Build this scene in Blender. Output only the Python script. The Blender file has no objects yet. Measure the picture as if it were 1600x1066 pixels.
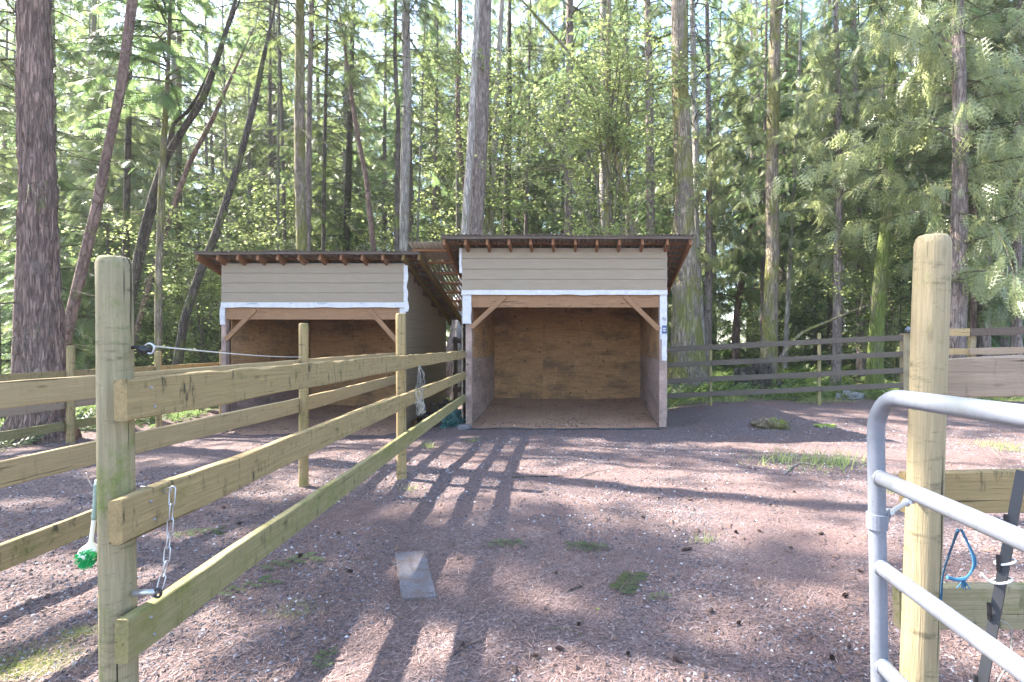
import bpy, math, random
import numpy as np
from mathutils import Vector, Matrix, noise as mnoise

# ------------------------------------------------------------ camera, sky, sun
CZ = 1.40
F = 800.0                      # focal length in photo pixels (photo is 1600 wide)
PX, PY = 900.0, 539.0          # where the optical axis meets the photo
scn = bpy.context.scene
col = scn.collection
cam = bpy.data.cameras.new("camera"); cam_o = bpy.data.objects.new("camera", cam); col.objects.link(cam_o)
cam.sensor_width = 36.0; cam.lens = 18.0; cam.clip_start = 0.05; cam.clip_end = 1200
cam.shift_x = -(PX - 800) / 1600; cam.shift_y = (PY - 533) / 1600
cam_o.location = (0, 0, CZ); cam_o.rotation_euler = (math.radians(90), 0, 0)
scn.camera = cam_o

SUN_EL, SUN_AZ = math.radians(47.4), math.radians(-71)
world = bpy.data.worlds.new("World"); scn.world = world; world.use_nodes = True
wn = world.node_tree.nodes; wl = world.node_tree.links
for n in list(wn): wn.remove(n)
sky = wn.new('ShaderNodeTexSky'); sky.sky_type = 'NISHITA'; sky.sun_disc = False
sky.sun_elevation = SUN_EL; sky.sun_rotation = SUN_AZ; sky.air_density = 1.0; sky.dust_density = 1.3; sky.ozone_density = 1.2
bg = wn.new('ShaderNodeBackground'); bg.inputs['Strength'].default_value = 0.15
wo = wn.new('ShaderNodeOutputWorld'); wl.new(sky.outputs[0], bg.inputs[0]); wl.new(bg.outputs[0], wo.inputs[0])
sl = bpy.data.lights.new("sun", 'SUN'); so = bpy.data.objects.new("sun", sl); col.objects.link(so)
sl.energy = 5.0; sl.angle = math.radians(0.53); sl.color = (1.0, 0.93, 0.84)
sd = Vector((math.sin(SUN_AZ) * math.cos(SUN_EL), math.cos(SUN_AZ) * math.cos(SUN_EL), math.sin(SUN_EL)))
so.rotation_euler = (-sd).to_track_quat('-Z', 'Y').to_euler(); so.location = (0, 0, 60)
vs = scn.view_settings
vs.view_transform = 'Standard'; vs.look = 'None'; vs.gamma = 1.0; vs.use_curve_mapping = False
vs.exposure = 2.75
scn.render.engine = 'CYCLES'
scn.cycles.max_bounces = 8; scn.cycles.diffuse_bounces = 5; scn.cycles.transmission_bounces = 4
scn.cycles.sample_clamp_indirect = 8

rng = np.random.default_rng(7); random.seed(7)

# ------------------------------------------------------------ helpers
def W(px, py, y):
    """a point measured in the photograph, at a real distance y"""
    return Vector(((px - PX) / F * y, y, CZ - (py - PY) / F * y))
def ss(t): t = np.clip(t, 0, 1); return t * t * (3 - 2 * t)
def vnoise(x, y, s, seed=0):
    x = np.asarray(x, float) * s + seed * 17.3; y = np.asarray(y, float) * s + seed * 9.1
    xi = np.floor(x); yi = np.floor(y); fx = ss(x - xi); fy = ss(y - yi)
    def h(a, b): v = np.sin(a * 127.1 + b * 311.7 + seed) * 43758.5453; return v - np.floor(v)
    return (h(xi, yi) * (1 - fx) + h(xi + 1, yi) * fx) * (1 - fy) + (h(xi, yi + 1) * (1 - fx) + h(xi + 1, yi + 1) * fx) * fy
def gz(x, y, fine=True):
    x = np.asarray(x, float); y = np.asarray(y, float)
    d = 1.36 + .14 * ss((y - 4.5) / 4.5)
    d = d - .15 * ss((x - 1.9) / 1.5) * ss((y - 8.5) / 3)
    d = d - (.3 + .45 * ss((x + 4) / 6)) * ss((y - 12.5) / 14)
    d = d + .17 * ss((-2.0 - x) / 1.2) * ss((x + 8.2)) * ss((y - 7.8) / 1.6) * ss((14.5 - y) / 2)
    z = CZ - d
    if fine:
        near = ss((30 - y) / 20)
        z = z + near * (.04 * (vnoise(x, y, .9, 1) - .5) + .022 * (vnoise(x, y, 3.7, 2) - .5) + .013 * (vnoise(x, y, 9.5, 4) - .5))
        z = z + ss((y - 14) / 10) * .5 * (vnoise(x, y, .18, 3) - .5)
    return z
def G(x, y): return float(gz(x, y))

WM = {}
def put(o, parent=None, M=None):
    M = M if M is not None else Matrix.Identity(4)
    col.objects.link(o)
    WM[o.name] = M.copy()
    if parent is not None:
        o.parent = parent; o.matrix_basis = WM[parent.name].inverted() @ M
    else: o.matrix_basis = M
    return o
def tag(o, label=None, cat=None, group=None, kind=None):
    if label: o['label'] = label
    if cat: o['category'] = cat
    if group: o['group'] = group
    if kind: o['kind'] = kind
    return o
def thing(name, loc, label, cat, group=None, rz=0):
    o = bpy.data.objects.new(name, None); o.empty_display_size = .1
    put(o, None, Matrix.Translation(Vector(loc)) @ Matrix.Rotation(rz, 4, 'Z'))
    return tag(o, label, cat, group)
def mobj(name, me, mat=None, parent=None, M=None):
    if mat is not None and not me.materials: me.materials.append(mat)
    return put(bpy.data.objects.new(name, me), parent, M)

class MB:
    def __init__(s): s.v = []; s.f = []
    def add(s, vs_, fs):
        b = len(s.v); s.v += [tuple(v) for v in vs_]; s.f += [tuple(i + b for i in f) for f in fs]
    def box(s, x0, x1, y0, y1, z0, z1):
        s.add([(x0,y0,z0),(x1,y0,z0),(x1,y1,z0),(x0,y1,z0),(x0,y0,z1),(x1,y0,z1),(x1,y1,z1),(x0,y1,z1)],
              [(0,3,2,1),(4,5,6,7),(0,1,5,4),(1,2,6,5),(2,3,7,6),(3,0,4,7)])
    def tube(s, pts, r, n=8, cap=True, closed=False):
        pts = [Vector(p) for p in pts]; m = len(pts)
        if not hasattr(r, '__len__'): r = [r] * m
        b = len(s.v); up = None
        for i, p in enumerate(pts):
            if closed: t = pts[(i + 1) % m] - pts[i - 1]
            else: t = pts[min(i + 1, m - 1)] - pts[max(i - 1, 0)]
            t.normalize()
            if up is None:
                up = Vector((0, 0, 1)) if abs(t.z) < .9 else Vector((1, 0, 0))
            a = t.cross(up)
            if a.length < 1e-4: a = t.cross(Vector((.3, 1, .2)))
            a.normalize(); c = a.cross(t).normalized(); up = c
            for k in range(n):
                q = 2 * math.pi * k / n
                s.v.append(tuple(p + (a * math.cos(q) + c * math.sin(q)) * r[i]))
        rows = m if closed else m - 1
        for i in range(rows):
            for k in range(n):
                i2 = (i + 1) % m
                s.f.append((b + i*n + k, b + i*n + (k+1) % n, b + i2*n + (k+1) % n, b + i2*n + k))
        if cap and not closed:
            s.f.append(tuple(b + k for k in range(n))[::-1]); s.f.append(tuple(b + (m-1)*n + k for k in range(n)))
    def mesh(s, name='mesh', smooth=False):
        me = bpy.data.meshes.new(name); me.from_pydata(s.v, [], s.f); me.update()
        if smooth: me.polygons.foreach_set('use_smooth', [True] * len(me.polygons))
        return me
    def build(s, name, mat, parent=None, M=None, smooth=False):
        """world-space vertices; object origin moved to M"""
        M = M if M is not None else (WM[parent.name] if parent is not None else Matrix.Identity(4))
        Mi = M.inverted(); s.v = [tuple(Mi @ Vector(v)) for v in s.v]
        return mobj(name, s.mesh(name, smooth), mat, parent, M)

def soup(name, tris):
    """triangle soup (N,3,3) to a mesh"""
    tris = np.asarray(tris, np.float32).reshape(-1, 3); n = len(tris) // 3
    me = bpy.data.meshes.new(name)
    me.vertices.add(n * 3); me.vertices.foreach_set('co', tris.ravel())
    me.loops.add(n * 3); me.loops.foreach_set('vertex_index', np.arange(n * 3, dtype=np.int32))
    me.polygons.add(n); me.polygons.foreach_set('loop_start', np.arange(0, n * 3, 3, dtype=np.int32))
    me.update(calc_edges=True)
    return me

# ------------------------------------------------------------ materials
class NT:
    def __init__(s, name):
        s.m = bpy.data.materials.new(name); s.m.use_nodes = True; s.t = s.m.node_tree
        s.b = s.t.nodes['Principled BSDF']; s.o = s.t.nodes['Material Output']
        s.b.inputs['Roughness'].default_value = .8
    def n(s, typ, **kw):
        n = s.t.nodes.new('ShaderNode' + typ)
        for k, v in kw.items():
            if k in n.inputs: 
                if hasattr(v, 'is_linked') or hasattr(v, 'links'): s.t.links.new(v, n.inputs[k])
                else: n.inputs[k].default_value = v
            else: setattr(n, k, v)
        return n
    def l(s, a, b): s.t.links.new(a, b)
    def coord(s, scale=(1, 1, 1), rnd=True, world_=False):
        c = s.n('NewGeometry').outputs['Position'] if world_ else s.n('TexCoord').outputs['Object']
        if rnd:
            r = s.n('ObjectInfo').outputs['Random']
            mm = s.n('Math', operation='MULTIPLY'); s.l(r, mm.inputs[0]); mm.inputs[1].default_value = 37.0
            v = s.n('VectorMath', operation='ADD'); s.l(c, v.inputs[0]); s.l(mm.outputs[0], v.inputs[1]); c = v.outputs[0]
        v = s.n('VectorMath', operation='MULTIPLY'); s.l(c, v.inputs[0]); v.inputs[1].default_value = scale
        return v.outputs[0]
    def noise(s, vec, scale, detail=4, rough=.55, dist=0):
        n = s.n('TexNoise'); s.l(vec, n.inputs['Vector']); n.inputs['Scale'].default_value = scale
        n.inputs['Detail'].default_value = detail; n.inputs['Roughness'].default_value = rough; n.inputs['Distortion'].default_value = dist
        return n.outputs['Fac']
    def voro(s, vec, scale, out='Distance', feature='F1'):
        n = s.n('TexVoronoi'); n.feature = feature; s.l(vec, n.inputs['Vector']); n.inputs['Scale'].default_value = scale
        return n.outputs[out]
    def ramp(s, fac, stops):
        n = s.n('ValToRGB'); s.l(fac, n.inputs[0]); e = n.color_ramp.elements
        while len(e) < len(stops): e.new(.5)
        for i, (p, c) in enumerate(stops):
            e[i].position = p; e[i].color = (*c, 1) if hasattr(c, '__len__') else (c, c, c, 1)
        return n.outputs[0]
    def mix(s, f, a, b, blend='MIX'):
        n = s.n('Mix'); n.data_type = 'RGBA'; n.blend_type = blend
        for inp, v in ((n.inputs[0], f), (n.inputs[6], a), (n.inputs[7], b)):
            if isinstance(v, (int, float)): inp.default_value = v
            elif isinstance(v, tuple): inp.default_value = (*v, 1)
            else: s.l(v, inp)
        return n.outputs[2]
    def math(s, op, a, b=0.0):
        n = s.n('Math', operation=op)
        for i, v in enumerate((a, b)):
            if isinstance(v, (int, float)): n.inputs[i].default_value = v
            else: s.l(v, n.inputs[i])
        return n.outputs[0]
    def bump(s, h, strength=.3, dist=.01):
        n = s.n('Bump'); n.inputs['Strength'].default_value = strength; n.inputs['Distance'].default_value = dist
        s.l(h, n.inputs['Height']); s.l(n.outputs[0], s.b.inputs['Normal'])
    def color(s, c):
        if isinstance(c, tuple): s.b.inputs['Base Color'].default_value = (*c, 1)
        else: s.l(c, s.b.inputs['Base Color'])

def plain(name, c, rough=.6, metal=0, var=.15, bump=0):
    t = NT(name); v = t.coord((1, 1, 1)); n = t.noise(v, 9, 5)
    t.color(t.mix(n, tuple(x * (1 - var) for x in c), tuple(min(1, x * (1 + var)) for x in c)))
    t.b.inputs['Roughness'].default_value = rough; t.b.inputs['Metallic'].default_value = metal
    if bump: t.bump(t.noise(v, 60, 3), bump, .005)
    return t.m
def wood(name, a, b, stain=(.05, .05, .03), stain_amt=.3, moss=0.0, mosscol=(.16, .2, .04), knots=.5, gs=1.0, rough=.85, crack=.4):
    """grain runs along the object's own x axis"""
    a = tuple(x * q for x, q in zip(a, (.74, .72, .70))); b = tuple(x * .58 for x in b); mosscol = tuple(x * .62 for x in mosscol)
    t = NT(name)
    g = t.noise(t.coord((1.0 * gs, 26 * gs, 26 * gs)), 3.0, 8, .68, .5)
    g2 = t.noise(t.coord((3 * gs, 70 * gs, 70 * gs)), 3.0, 4, .6)
    iso = t.coord((1, 1, 1)); blot = t.noise(iso, 6.5, 7, .72)
    c = t.ramp(g, [(.30, b), (.50, tuple((x + y) / 2 for x, y in zip(a, b))), (.66, a)])
    c = t.mix(t.math('MULTIPLY', t.ramp(g2, [(.3, 1.0), (.6, 0.0)]), .35), c, tuple(x * .6 for x in b))
    c = t.mix(t.math('MULTIPLY', t.ramp(blot, [(.42, 1.0), (.62, 0.0)]), .38), c, tuple(x * .62 for x in a))
    r = t.n('ObjectInfo').outputs['Random']
    c = t.mix(t.math('MULTIPLY', r, .3), c, tuple(x * .75 for x in a))
    if knots:
        kv = t.voro(t.coord((2.2 * gs, 7 * gs, 7 * gs)), 1.6)
        k = t.ramp(kv, [(.04, 1.0), (.13, 0.0)])
        c = t.mix(t.math('MULTIPLY', k, knots), c, tuple(x * .22 for x in b))
    # dark algae smudges running across the grain
    st = t.ramp(t.noise(t.coord((15, 4, 4.2)), 1.9, 6, .7), [(.56, 0.0), (.68, 1.0)])
    c = t.mix(t.math('MULTIPLY', st, min(1, stain_amt * 1.35)), c, tuple(x * .7 for x in stain))
    if moss:
        mo = t.ramp(t.noise(t.coord((1, 1.6, 1.6)), 3.0, 9, .78), [(.64 - moss * .26, 0.0), (.74 - moss * .18, 1.0)])
        c = t.mix(t.math('MULTIPLY', mo, .8), c, t.mix(t.noise(iso, 60, 3), tuple(x * .5 for x in mosscol), tuple(x * 1.7 for x in mosscol)))
    cr = t.ramp(t.noise(t.coord((.7, 30, 30)), 1.5, 4, .6), [(.315, 1.0), (.345, 0.0)])
    c = t.mix(t.math('MULTIPLY', cr, min(1, crack * 1.8)), c, tuple(x * .2 for x in b))
    t.color(c); t.b.inputs['Roughness'].default_value = rough; t.b.inputs['Specular IOR Level'].default_value = .25
    h = t.math('ADD', t.math('ADD', g, t.math('MULTIPLY', g2, .5)), t.math('MULTIPLY', cr, -1.4))
    t.bump(t.math('ADD', h, t.math('MULTIPLY', blot, .6)), .8, .006)
    return t.m
def bark(name, a, b, moss=0.0, mosscol=(.14, .17, .03), sc=1.0, vert=6.0, patch=None):
    t = NT(name)
    v = t.coord((vert * sc, vert * sc, 1.1 * sc)); g = t.noise(v, 2.2, 8, .72, .6)
    dn = t.n('TexNoise'); t.l(v, dn.inputs['Vector']); dn.inputs['Scale'].default_value = 1.6; dn.inputs['Detail'].default_value = 4
    mv = t.n('VectorMath', operation='MULTIPLY_ADD'); t.l(dn.outputs['Color'], mv.inputs[0]); mv.inputs[1].default_value = (1.6, 1.6, 1.0); t.l(v, mv.inputs[2])
    pl = t.voro(mv.outputs[0], 1.9, 'Distance', 'DISTANCE_TO_EDGE'); cv = t.ramp(pl, [(.0, 1.0), (.16, 0.0)])
    c = t.ramp(g, [(.33, b), (.62, a)])
    c = t.mix(t.math('MULTIPLY', cv, .42), c, tuple(x * .55 for x in b))
    lich = t.ramp(t.noise(t.coord((1, 1, .7)), 5, 5, .7), [(.58, 0.0), (.7, 1.0)])
    c = t.mix(t.math('MULTIPLY', lich, .5), c, patch or tuple(min(1, x * 1.5) for x in a))
    if moss:
        mo = t.noise(t.coord((1, 1, .45)), 2.1, 6, .7); mo = t.ramp(mo, [(.62 - moss * .3, 0.0), (.72 - moss * .25, 1.0)])
        c = t.mix(t.math('MULTIPLY', mo, .9), c, t.mix(t.noise(v, 9, 3), tuple(x * .6 for x in mosscol), tuple(x * 1.5 for x in mosscol)))
    t.color(c); t.b.inputs['Roughness'].default_value = .92
    t.bump(t.math('ADD', g, t.math('MULTIPLY', cv, -.7)), 1.0, .05)
    return t.m
def leaf(name, a, b, trans=.45, gloss=.35, rough=.45):
    t = NT(name)
    ri = t.n('NewGeometry').outputs['Random Per Island']
    n = t.noise(t.coord((1, 1, 1)), .8, 3)
    f = t.math('ADD', t.math('MULTIPLY', ri, .6), t.math('MULTIPLY', n, .5))
    c = t.mix(f, a, b)
    o = t.n('ObjectInfo').outputs['Random']
    c = t.mix(t.math('MULTIPLY', o, .35), c, tuple(x * .62 for x in a))
    t.color(c); t.b.inputs['Roughness'].default_value = rough
    t.b.inputs['Specular IOR Level'].default_value = gloss
    tr = t.n('BsdfTranslucent'); hs = t.n('HueSaturation'); hs.inputs['Saturation'].default_value = .95; hs.inputs['Value'].default_value = 2.3
    t.l(c, hs.inputs['Color']); t.l(hs.outputs[0], tr.inputs[0])
    ms = t.n('MixShader'); ms.inputs[0].default_value = trans
    t.l(t.b.outputs[0], ms.inputs[1]); t.l(tr.outputs[0], ms.inputs[2]); t.l(ms.outputs[0], t.o.inputs[0])
    return t.m

M = {}
M['rail'] = wood('weathered_rail', (.52, .385, .19), (.37, .275, .13), stain_amt=.7, moss=.36, mosscol=(.17, .18, .05))
M['rail_pale'] = wood('pale_rail', (.60, .45, .24), (.47, .345, .175), stain_amt=.2, moss=.1)
M['rail_moss'] = wood('mossy_rail', (.44, .38, .19), (.30, .26, .12), stain_amt=.45, moss=.62, mosscol=(.22, .22, .06))
M['post'] = wood('round_post', (.47, .40, .25), (.32, .28, .165), stain_amt=.45, moss=.6, mosscol=(.15, .20, .03), knots=.35, crack=.8)
M['post_clean'] = wood('round_post_clean', (.54, .44, .27), (.41, .34, .20), stain_amt=.4, moss=.3, knots=.35, crack=.8)
M['board_pink'] = wood('red_cedar_board', (.52, .39, .28), (.42, .31, .22), stain_amt=.25, knots=.6)
M['dark_rail'] = wood('dark_rail', (.21, .175, .14), (.13, .105, .085), stain_amt=.3, moss=.15)
M['lumber'] = wood('lumber', (.48, .27, .15), (.34, .18, .09), stain_amt=.25, knots=.8)
M['rafter'] = wood('rafter', (.42, .2, .1), (.27, .12, .06), stain_amt=.3, knots=.5)
M['rafter_moss'] = wood('rafter_mossy', (.36, .24, .09), (.22, .15, .05), stain_amt=.3, moss=.3)
M['oldfascia'] = wood('old_fascia', (.22, .17, .14), (.11, .085, .07), stain_amt=.4, knots=.2)

def plywood(name, a, b, dirt=.3):
    a = tuple(x * .75 for x in a); b = tuple(x * .66 for x in b)
    t = NT(name); v = t.coord((1.2, 1.2, 16)); g = t.noise(v, 1.7, 8, .68, 1.2); f = t.noise(t.coord((6, 6, 40)), 3, 5, .7)
    c = t.ramp(g, [(.36, b), (.6, a)]); c = t.mix(t.math('MULTIPLY', t.ramp(f, [(.35, 1.0), (.6, 0.0)]), .4), c, tuple(x * .5 for x in b))
    k = t.voro(t.coord((1, 1, 1)), 4.6); c = t.mix(t.ramp(k, [(.06, 1.0), (.12, 0.0)]), c, (.03, .013, .008))
    d = t.noise(t.coord((.6, .6, 1.5)), 1.9, 8, .7); c = t.mix(t.math('MULTIPLY', t.ramp(d, [(.46, 0.0), (.62, 1.0)]), dirt), c, (.055, .04, .03))
    e = t.noise(t.coord((3, 3, 3)), 2.6, 8, .75); c = t.mix(t.math('MULTIPLY', t.ramp(e, [(.55, 0.0), (.66, 1.0)]), .5), c, tuple(min(1, x * 1.35) for x in a))
    t.color(c); t.b.inputs['Roughness'].default_value = .85; t.bump(t.math('ADD', g, f), .35, .004); return t.m
M['ply'] = plywood('plywood', (.58, .32, .14), (.44, .225, .095), .6)
M['ply_pale'] = plywood('plywood_scuffed', (.50, .34, .27), (.36, .25, .21), .55)

def siding():
    t = NT('siding_paint'); n = t.noise(t.coord((1.5, 4, 10)), 3, 6, .6)
    c = t.ramp(n, [(.3, (.225, .172, .118)), (.7, (.27, .21, .147))])
    d = t.ramp(t.noise(t.coord((1, 3, 3)), 1.2, 4), [(.55, 0.0), (.8, 1.0)])
    t.color(t.mix(t.math('MULTIPLY', d, .3), c, (.18, .17, .12))); t.b.inputs['Roughness'].default_value = .7
    t.bump(t.noise(t.coord((3, 30, 60)), 3, 4), .2, .002); return t.m
M['siding'] = siding()
def wrap():
    t = NT('house_wrap'); v = t.coord((1, 1, 1)); w = t.ramp(t.noise(v, 14, 4), [(.3, (.42, .40, .41)), (.7, (.54, .52, .51))])
    t.color(w); t.b.inputs['Roughness'].default_value = .45; t.bump(t.noise(v, 22, 3), .5, .006); return t.m
M['wrap'] = wrap()
M['print'] = plain('printed_ink', (.05, .08, .18)); M['print_dark'] = plain('printed_ink_dark', (.08, .07, .08)); M['tape'] = plain('grey_print', (.3, .33, .36))
def metalroof():
    t = NT('corrugated_metal'); n = t.noise(t.coord((1, 1, 1)), 2.2, 7, .7)
    c = t.ramp(n, [(.3, (.06, .045, .035)), (.5, (.15, .12, .10)), (.7, (.16, .17, .07))])
    t.color(c); t.b.inputs['Roughness'].default_value = .75; t.bump(n, .3, .01); return t.m
M['roof'] = metalroof()
M['roof_pale'] = plain('weathered_corrugated', (.32, .28, .22), .6, 0, .4)
M['concrete'] = plain('concrete', (.13, .118, .125), .9, 0, .22, .4)
M['rubber'] = plain('rubber', (.03, .03, .03), .7)
def gatepaint():
    t = NT('grey_gate_paint'); v = t.coord((1, 1, 1)); n = t.noise(v, 5, 8, .75)
    c = t.ramp(n, [(.3, (.10, .112, .135)), (.6, (.155, .168, .20))])
    d = t.ramp(t.noise(v, 38, 5, .7), [(.60, 0.0), (.70, 1.0)]); c = t.mix(t.math('MULTIPLY', d, .6), c, (.06, .052, .045))
    m_ = t.ramp(t.noise(v, 2.3, 7, .75), [(.53, 0.0), (.68, 1.0)]); c = t.mix(t.math('MULTIPLY', m_, .4), c, (.10, .115, .08))
    t.color(c); t.b.inputs['Roughness'].default_value = .42; t.bump(n, .25, .004); return t.m
M['gate'] = gatepaint()
M['steel'] = plain('galvanised_steel', (.42, .43, .45), .4, .8, .2)
M['blackp'] = plain('black_plastic', (.008, .008, .01), .5)
M['whitep'] = plain('white_plastic', (.75, .76, .74), .35, 0, .05)
M['greyp'] = plain('grey_green_rubber', (.25, .32, .26), .6)
M['green'] = plain('green_bristle', (.01, .35, .09), .5)
M['blue'] = plain('blue_twine', (.02, .09, .17), .9)
M['twine'] = plain('pale_twine', (.22, .22, .2), .9)
M['tarp'] = plain('green_tarp', (.035, .09, .085), .45, 0, .5)
M['wire'] = plain('wire_rope', (.6, .58, .54), .5)
def shav():
    t = NT('wood_shavings'); n = t.noise(t.coord((1, 1, 1)), 2.5, 6, .7); f = t.noise(t.coord((1, 1, 1)), 45, 4, .7)
    c = t.ramp(f, [(.35, (.20, .11, .065)), (.65, (.52, .30, .185))])
    t.color(t.mix(t.ramp(n, [(.5, 0.0), (.75, .8)]), c, (.14, .09, .07))); t.bump(f, .8, .02); return t.m
M['shavings'] = shav()

BK = {
 'fir': bark('fir_bark', (.36, .285, .255), (.12, .088, .076), 0.12),
 'fir_big': bark('old_fir_bark', (.40, .265, .21), (.11, .068, .054), .04, sc=1.0, vert=11, patch=(.33, .27, .25)),
 'moss': bark('mossy_bark', (.36, .29, .22), (.12, .09, .07), .62, (.17, .165, .035)),
 'green': bark('green_mossed_bark', (.22, .19, .12), (.08, .07, .04), .85, (.12, .16, .022)),
 'pale': bark('pale_bark', (.50, .45, .40), (.25, .21, .19), .15),
 'red': bark('arbutus_bark', (.27, .175, .145), (.13, .08, .065), .15, vert=3),
 'dark': bark('dark_bark', (.13, .10, .08), (.045, .035, .028), .3),
 'twig': bark('twig_bark', (.20, .17, .12), (.08, .065, .045), .5, (.16, .17, .04)),
}
LF = {
 'fir': leaf('fir_needles', (.055, .085, .028), (.15, .18, .06), .5),
 'cedar': leaf('cedar_sprays', (.08, .115, .04), (.20, .23, .10), .5, .6, .36),
 'bough': leaf('cedar_boughs', (.12, .15, .055), (.28, .30, .14), .5, .8, .32),
 'hemlock': leaf('hemlock_sprays', (.06, .11, .04), (.15, .205, .075), .5),
 'maple': leaf('fresh_leaves', (.14, .18, .06), (.25, .28, .10), .5),
 'under': leaf('undergrowth_leaves', (.055, .10, .035), (.15, .19, .06), .35),
 'grass': leaf('grass_blades', (.10, .16, .035), (.30, .33, .13), .45),
}

# ------------------------------------------------------------ ground
def build_ground():
    def warp(n, near, far, p): 
        u = np.linspace(0, 1, n); return near + (far - near) * (0.12 * u + .88 * u ** p)
    ys = np.concatenate([-np.linspace(60, 1.2, 10), np.linspace(-1, .9, 12), np.linspace(1, 13, 330)[:-1], 13 + 287 * np.linspace(0, 1, 130) ** 3])
    xr = np.concatenate([np.linspace(0, 8, 160)[:-1], 8 + 292 * np.linspace(0, 1, 110) ** 3]); xs = np.concatenate([-xr[::-1][:-1], xr])
    X, Y = np.meshgrid(xs, ys); Z = gz(X, Y)
    nx, ny = len(xs), len(ys)
    co = np.stack([X, Y, Z], -1).reshape(-1, 3)
    a = (np.arange(ny - 1)[:, None] * nx + np.arange(nx - 1)[None, :]).ravel()
    q = np.stack([a, a + 1, a + nx + 1, a + nx], -1)
    me = bpy.data.meshes.new('ground'); me.vertices.add(len(co)); me.vertices.foreach_set('co', co.ravel().astype(np.float32))
    me.loops.add(q.size); me.loops.foreach_set('vertex_index', q.ravel().astype(np.int32))
    me.polygons.add(len(q)); me.polygons.foreach_set('loop_start', np.arange(0, q.size, 4, dtype=np.int32))
    me.update(calc_edges=True); me.polygons.foreach_set('use_smooth', np.ones(len(q), bool))
    zone = forest_zone(co[:, 0], co[:, 1])
    at = me.attributes.new('zone', 'FLOAT', 'POINT'); at.data.foreach_set('value', zone.astype(np.float32))
    t = NT('gravel_and_needles'); v = t.coord((1, 1, 1), rnd=False)
    big = t.noise(v, .9, 5, .6); mid = t.noise(v, 7, 5, .65); fine = t.noise(v, 110, 3, .7)
    peb = t.voro(v, 75, 'Color'); sep = t.n('SeparateColor'); t.l(peb, sep.inputs[0]); pr = sep.outputs[0]
    gravel = t.ramp(pr, [(.0, (.035, .03, .033)), (.55, (.125, .105, .112)), (.9, (.21, .185, .19)), (1, (.42, .40, .41))])
    needle = t.ramp(fine, [(.3, (.055, .034, .03)), (.5, (.155, .102, .09)), (.7, (.28, .20, .175))])
    f = t.ramp(t.math('ADD', t.math('MULTIPLY', big, .6), t.math('MULTIPLY', mid, .4)), [(.40, 0.0), (.56, 1.0)])
    yard = t.mix(f, gravel, needle)
    yard = t.mix(t.math('MULTIPLY', t.ramp(t.noise(v, 22, 4, .7), [(.5, 0.0), (.66, 1.0)]), .35), yard, (.055, .032, .033))
    yard = t.mix(.42, yard, t.ramp(fine, [(.32, (.035, .027, .027)), (.68, (.28, .22, .215))]))
    mossm = t.ramp(t.noise(v, .75, 6, .7), [(.66, 0.0), (.74, .8)])
    yard = t.mix(mossm, yard, t.mix(fine, (.07, .09, .025), (.2, .22, .07)))
    forest = t.mix(t.ramp(mid, [(.42, 0.0), (.6, 1.0)]), (.12, .08, .05), t.mix(fine, (.05, .09, .02), (.13, .2, .05)))
    za = t.n('Attribute'); za.attribute_name = 'zone'
    zf = t.math('ADD', za.outputs['Fac'], t.math('MULTIPLY', t.math('SUBTRACT', mid, .5), .6))
    t.color(t.mix(t.ramp(zf, [(.4, 0.0), (.6, 1.0)]), t.mix(1.0, yard, (1.0, .90, .87), 'MULTIPLY'), forest))
    t.b.inputs['Roughness'].default_value = .95
    lump = t.math('ADD', t.math('MULTIPLY', t.noise(v, 22, 5, .7), 2.2), t.math('MULTIPLY', mid, 1.5))
    t.bump(t.math('ADD', lump, t.math('ADD', t.math('MULTIPLY', fine, .6), t.math('MULTIPLY', pr, .5))), .9, .02)
    o = mobj('ground', me, t.m); tag(o, kind='structure')
def forest_zone(x, y):
    a = ss((y - 12.0) / .8) * ss((x + 3.) / .5)
    b = ss((y - 13.2) / .8)
    c = ss((-7.9 - x) / 1.0) * ss((y - 4) / 2)
    return np.clip(np.maximum(np.maximum(a, b), c), 0, 1)
build_ground()

# ------------------------------------------------------------ boards and posts
def frame(p0, p1, roll=0):
    p0 = Vector(p0); p1 = Vector(p1); x = (p1 - p0).normalized()
    up = Vector((0, 0, 1)) if abs(x.z) < .95 else Vector((0, -1, 0))
    y = up.cross(x).normalized(); z = x.cross(y)
    Mx = Matrix((x, y, z)).transposed().to_4x4(); Mx.translation = p0
    return Mx @ Matrix.Rotation(roll, 4, 'X')
BC = {}
def board_mesh(L, h, t, seg=None, wob=.003, ch=.004, worn=0.0, seed=0):
    seg = seg or max(2, int(L / .22)); m = MB()
    prof = [(-t/2 + ch, -h/2), (t/2 - ch, -h/2), (t/2, -h/2 + ch), (t/2, h/2 - ch), (t/2 - ch, h/2), (-t/2 + ch, h/2), (-t/2, h/2 - ch), (-t/2, -h/2 + ch)]
    for i in range(seg + 1):
        x = L * i / seg
        for k, (a, b) in enumerate(prof):
            nz = mnoise.noise(Vector((x * 2.3 + seed, a * 9, b * 9 + seed)))
            n2 = mnoise.noise(Vector((x * .7, seed * 3.1, 5))) * .5
            dz = wob * nz * 1.5 + wob * n2 * 2
            if worn and b > 0: dz -= worn * max(0, mnoise.noise(Vector((x * 5 + seed, a * 20, 1.7)))) * 1.6
            m.v.append((x, a + wob * mnoise.noise(Vector((x * 2, b * 7, seed + 9))) * 1.5, b + dz))
    for i in range(seg):
        for k in range(8): m.f.append((i*8 + k, i*8 + (k+1) % 8, (i+1)*8 + (k+1) % 8, (i+1)*8 + k)[::-1])
    m.f.append(tuple(range(8))); m.f.append(tuple(seg*8 + k for k in range(8))[::-1])
    return m.mesh('board')
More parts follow.
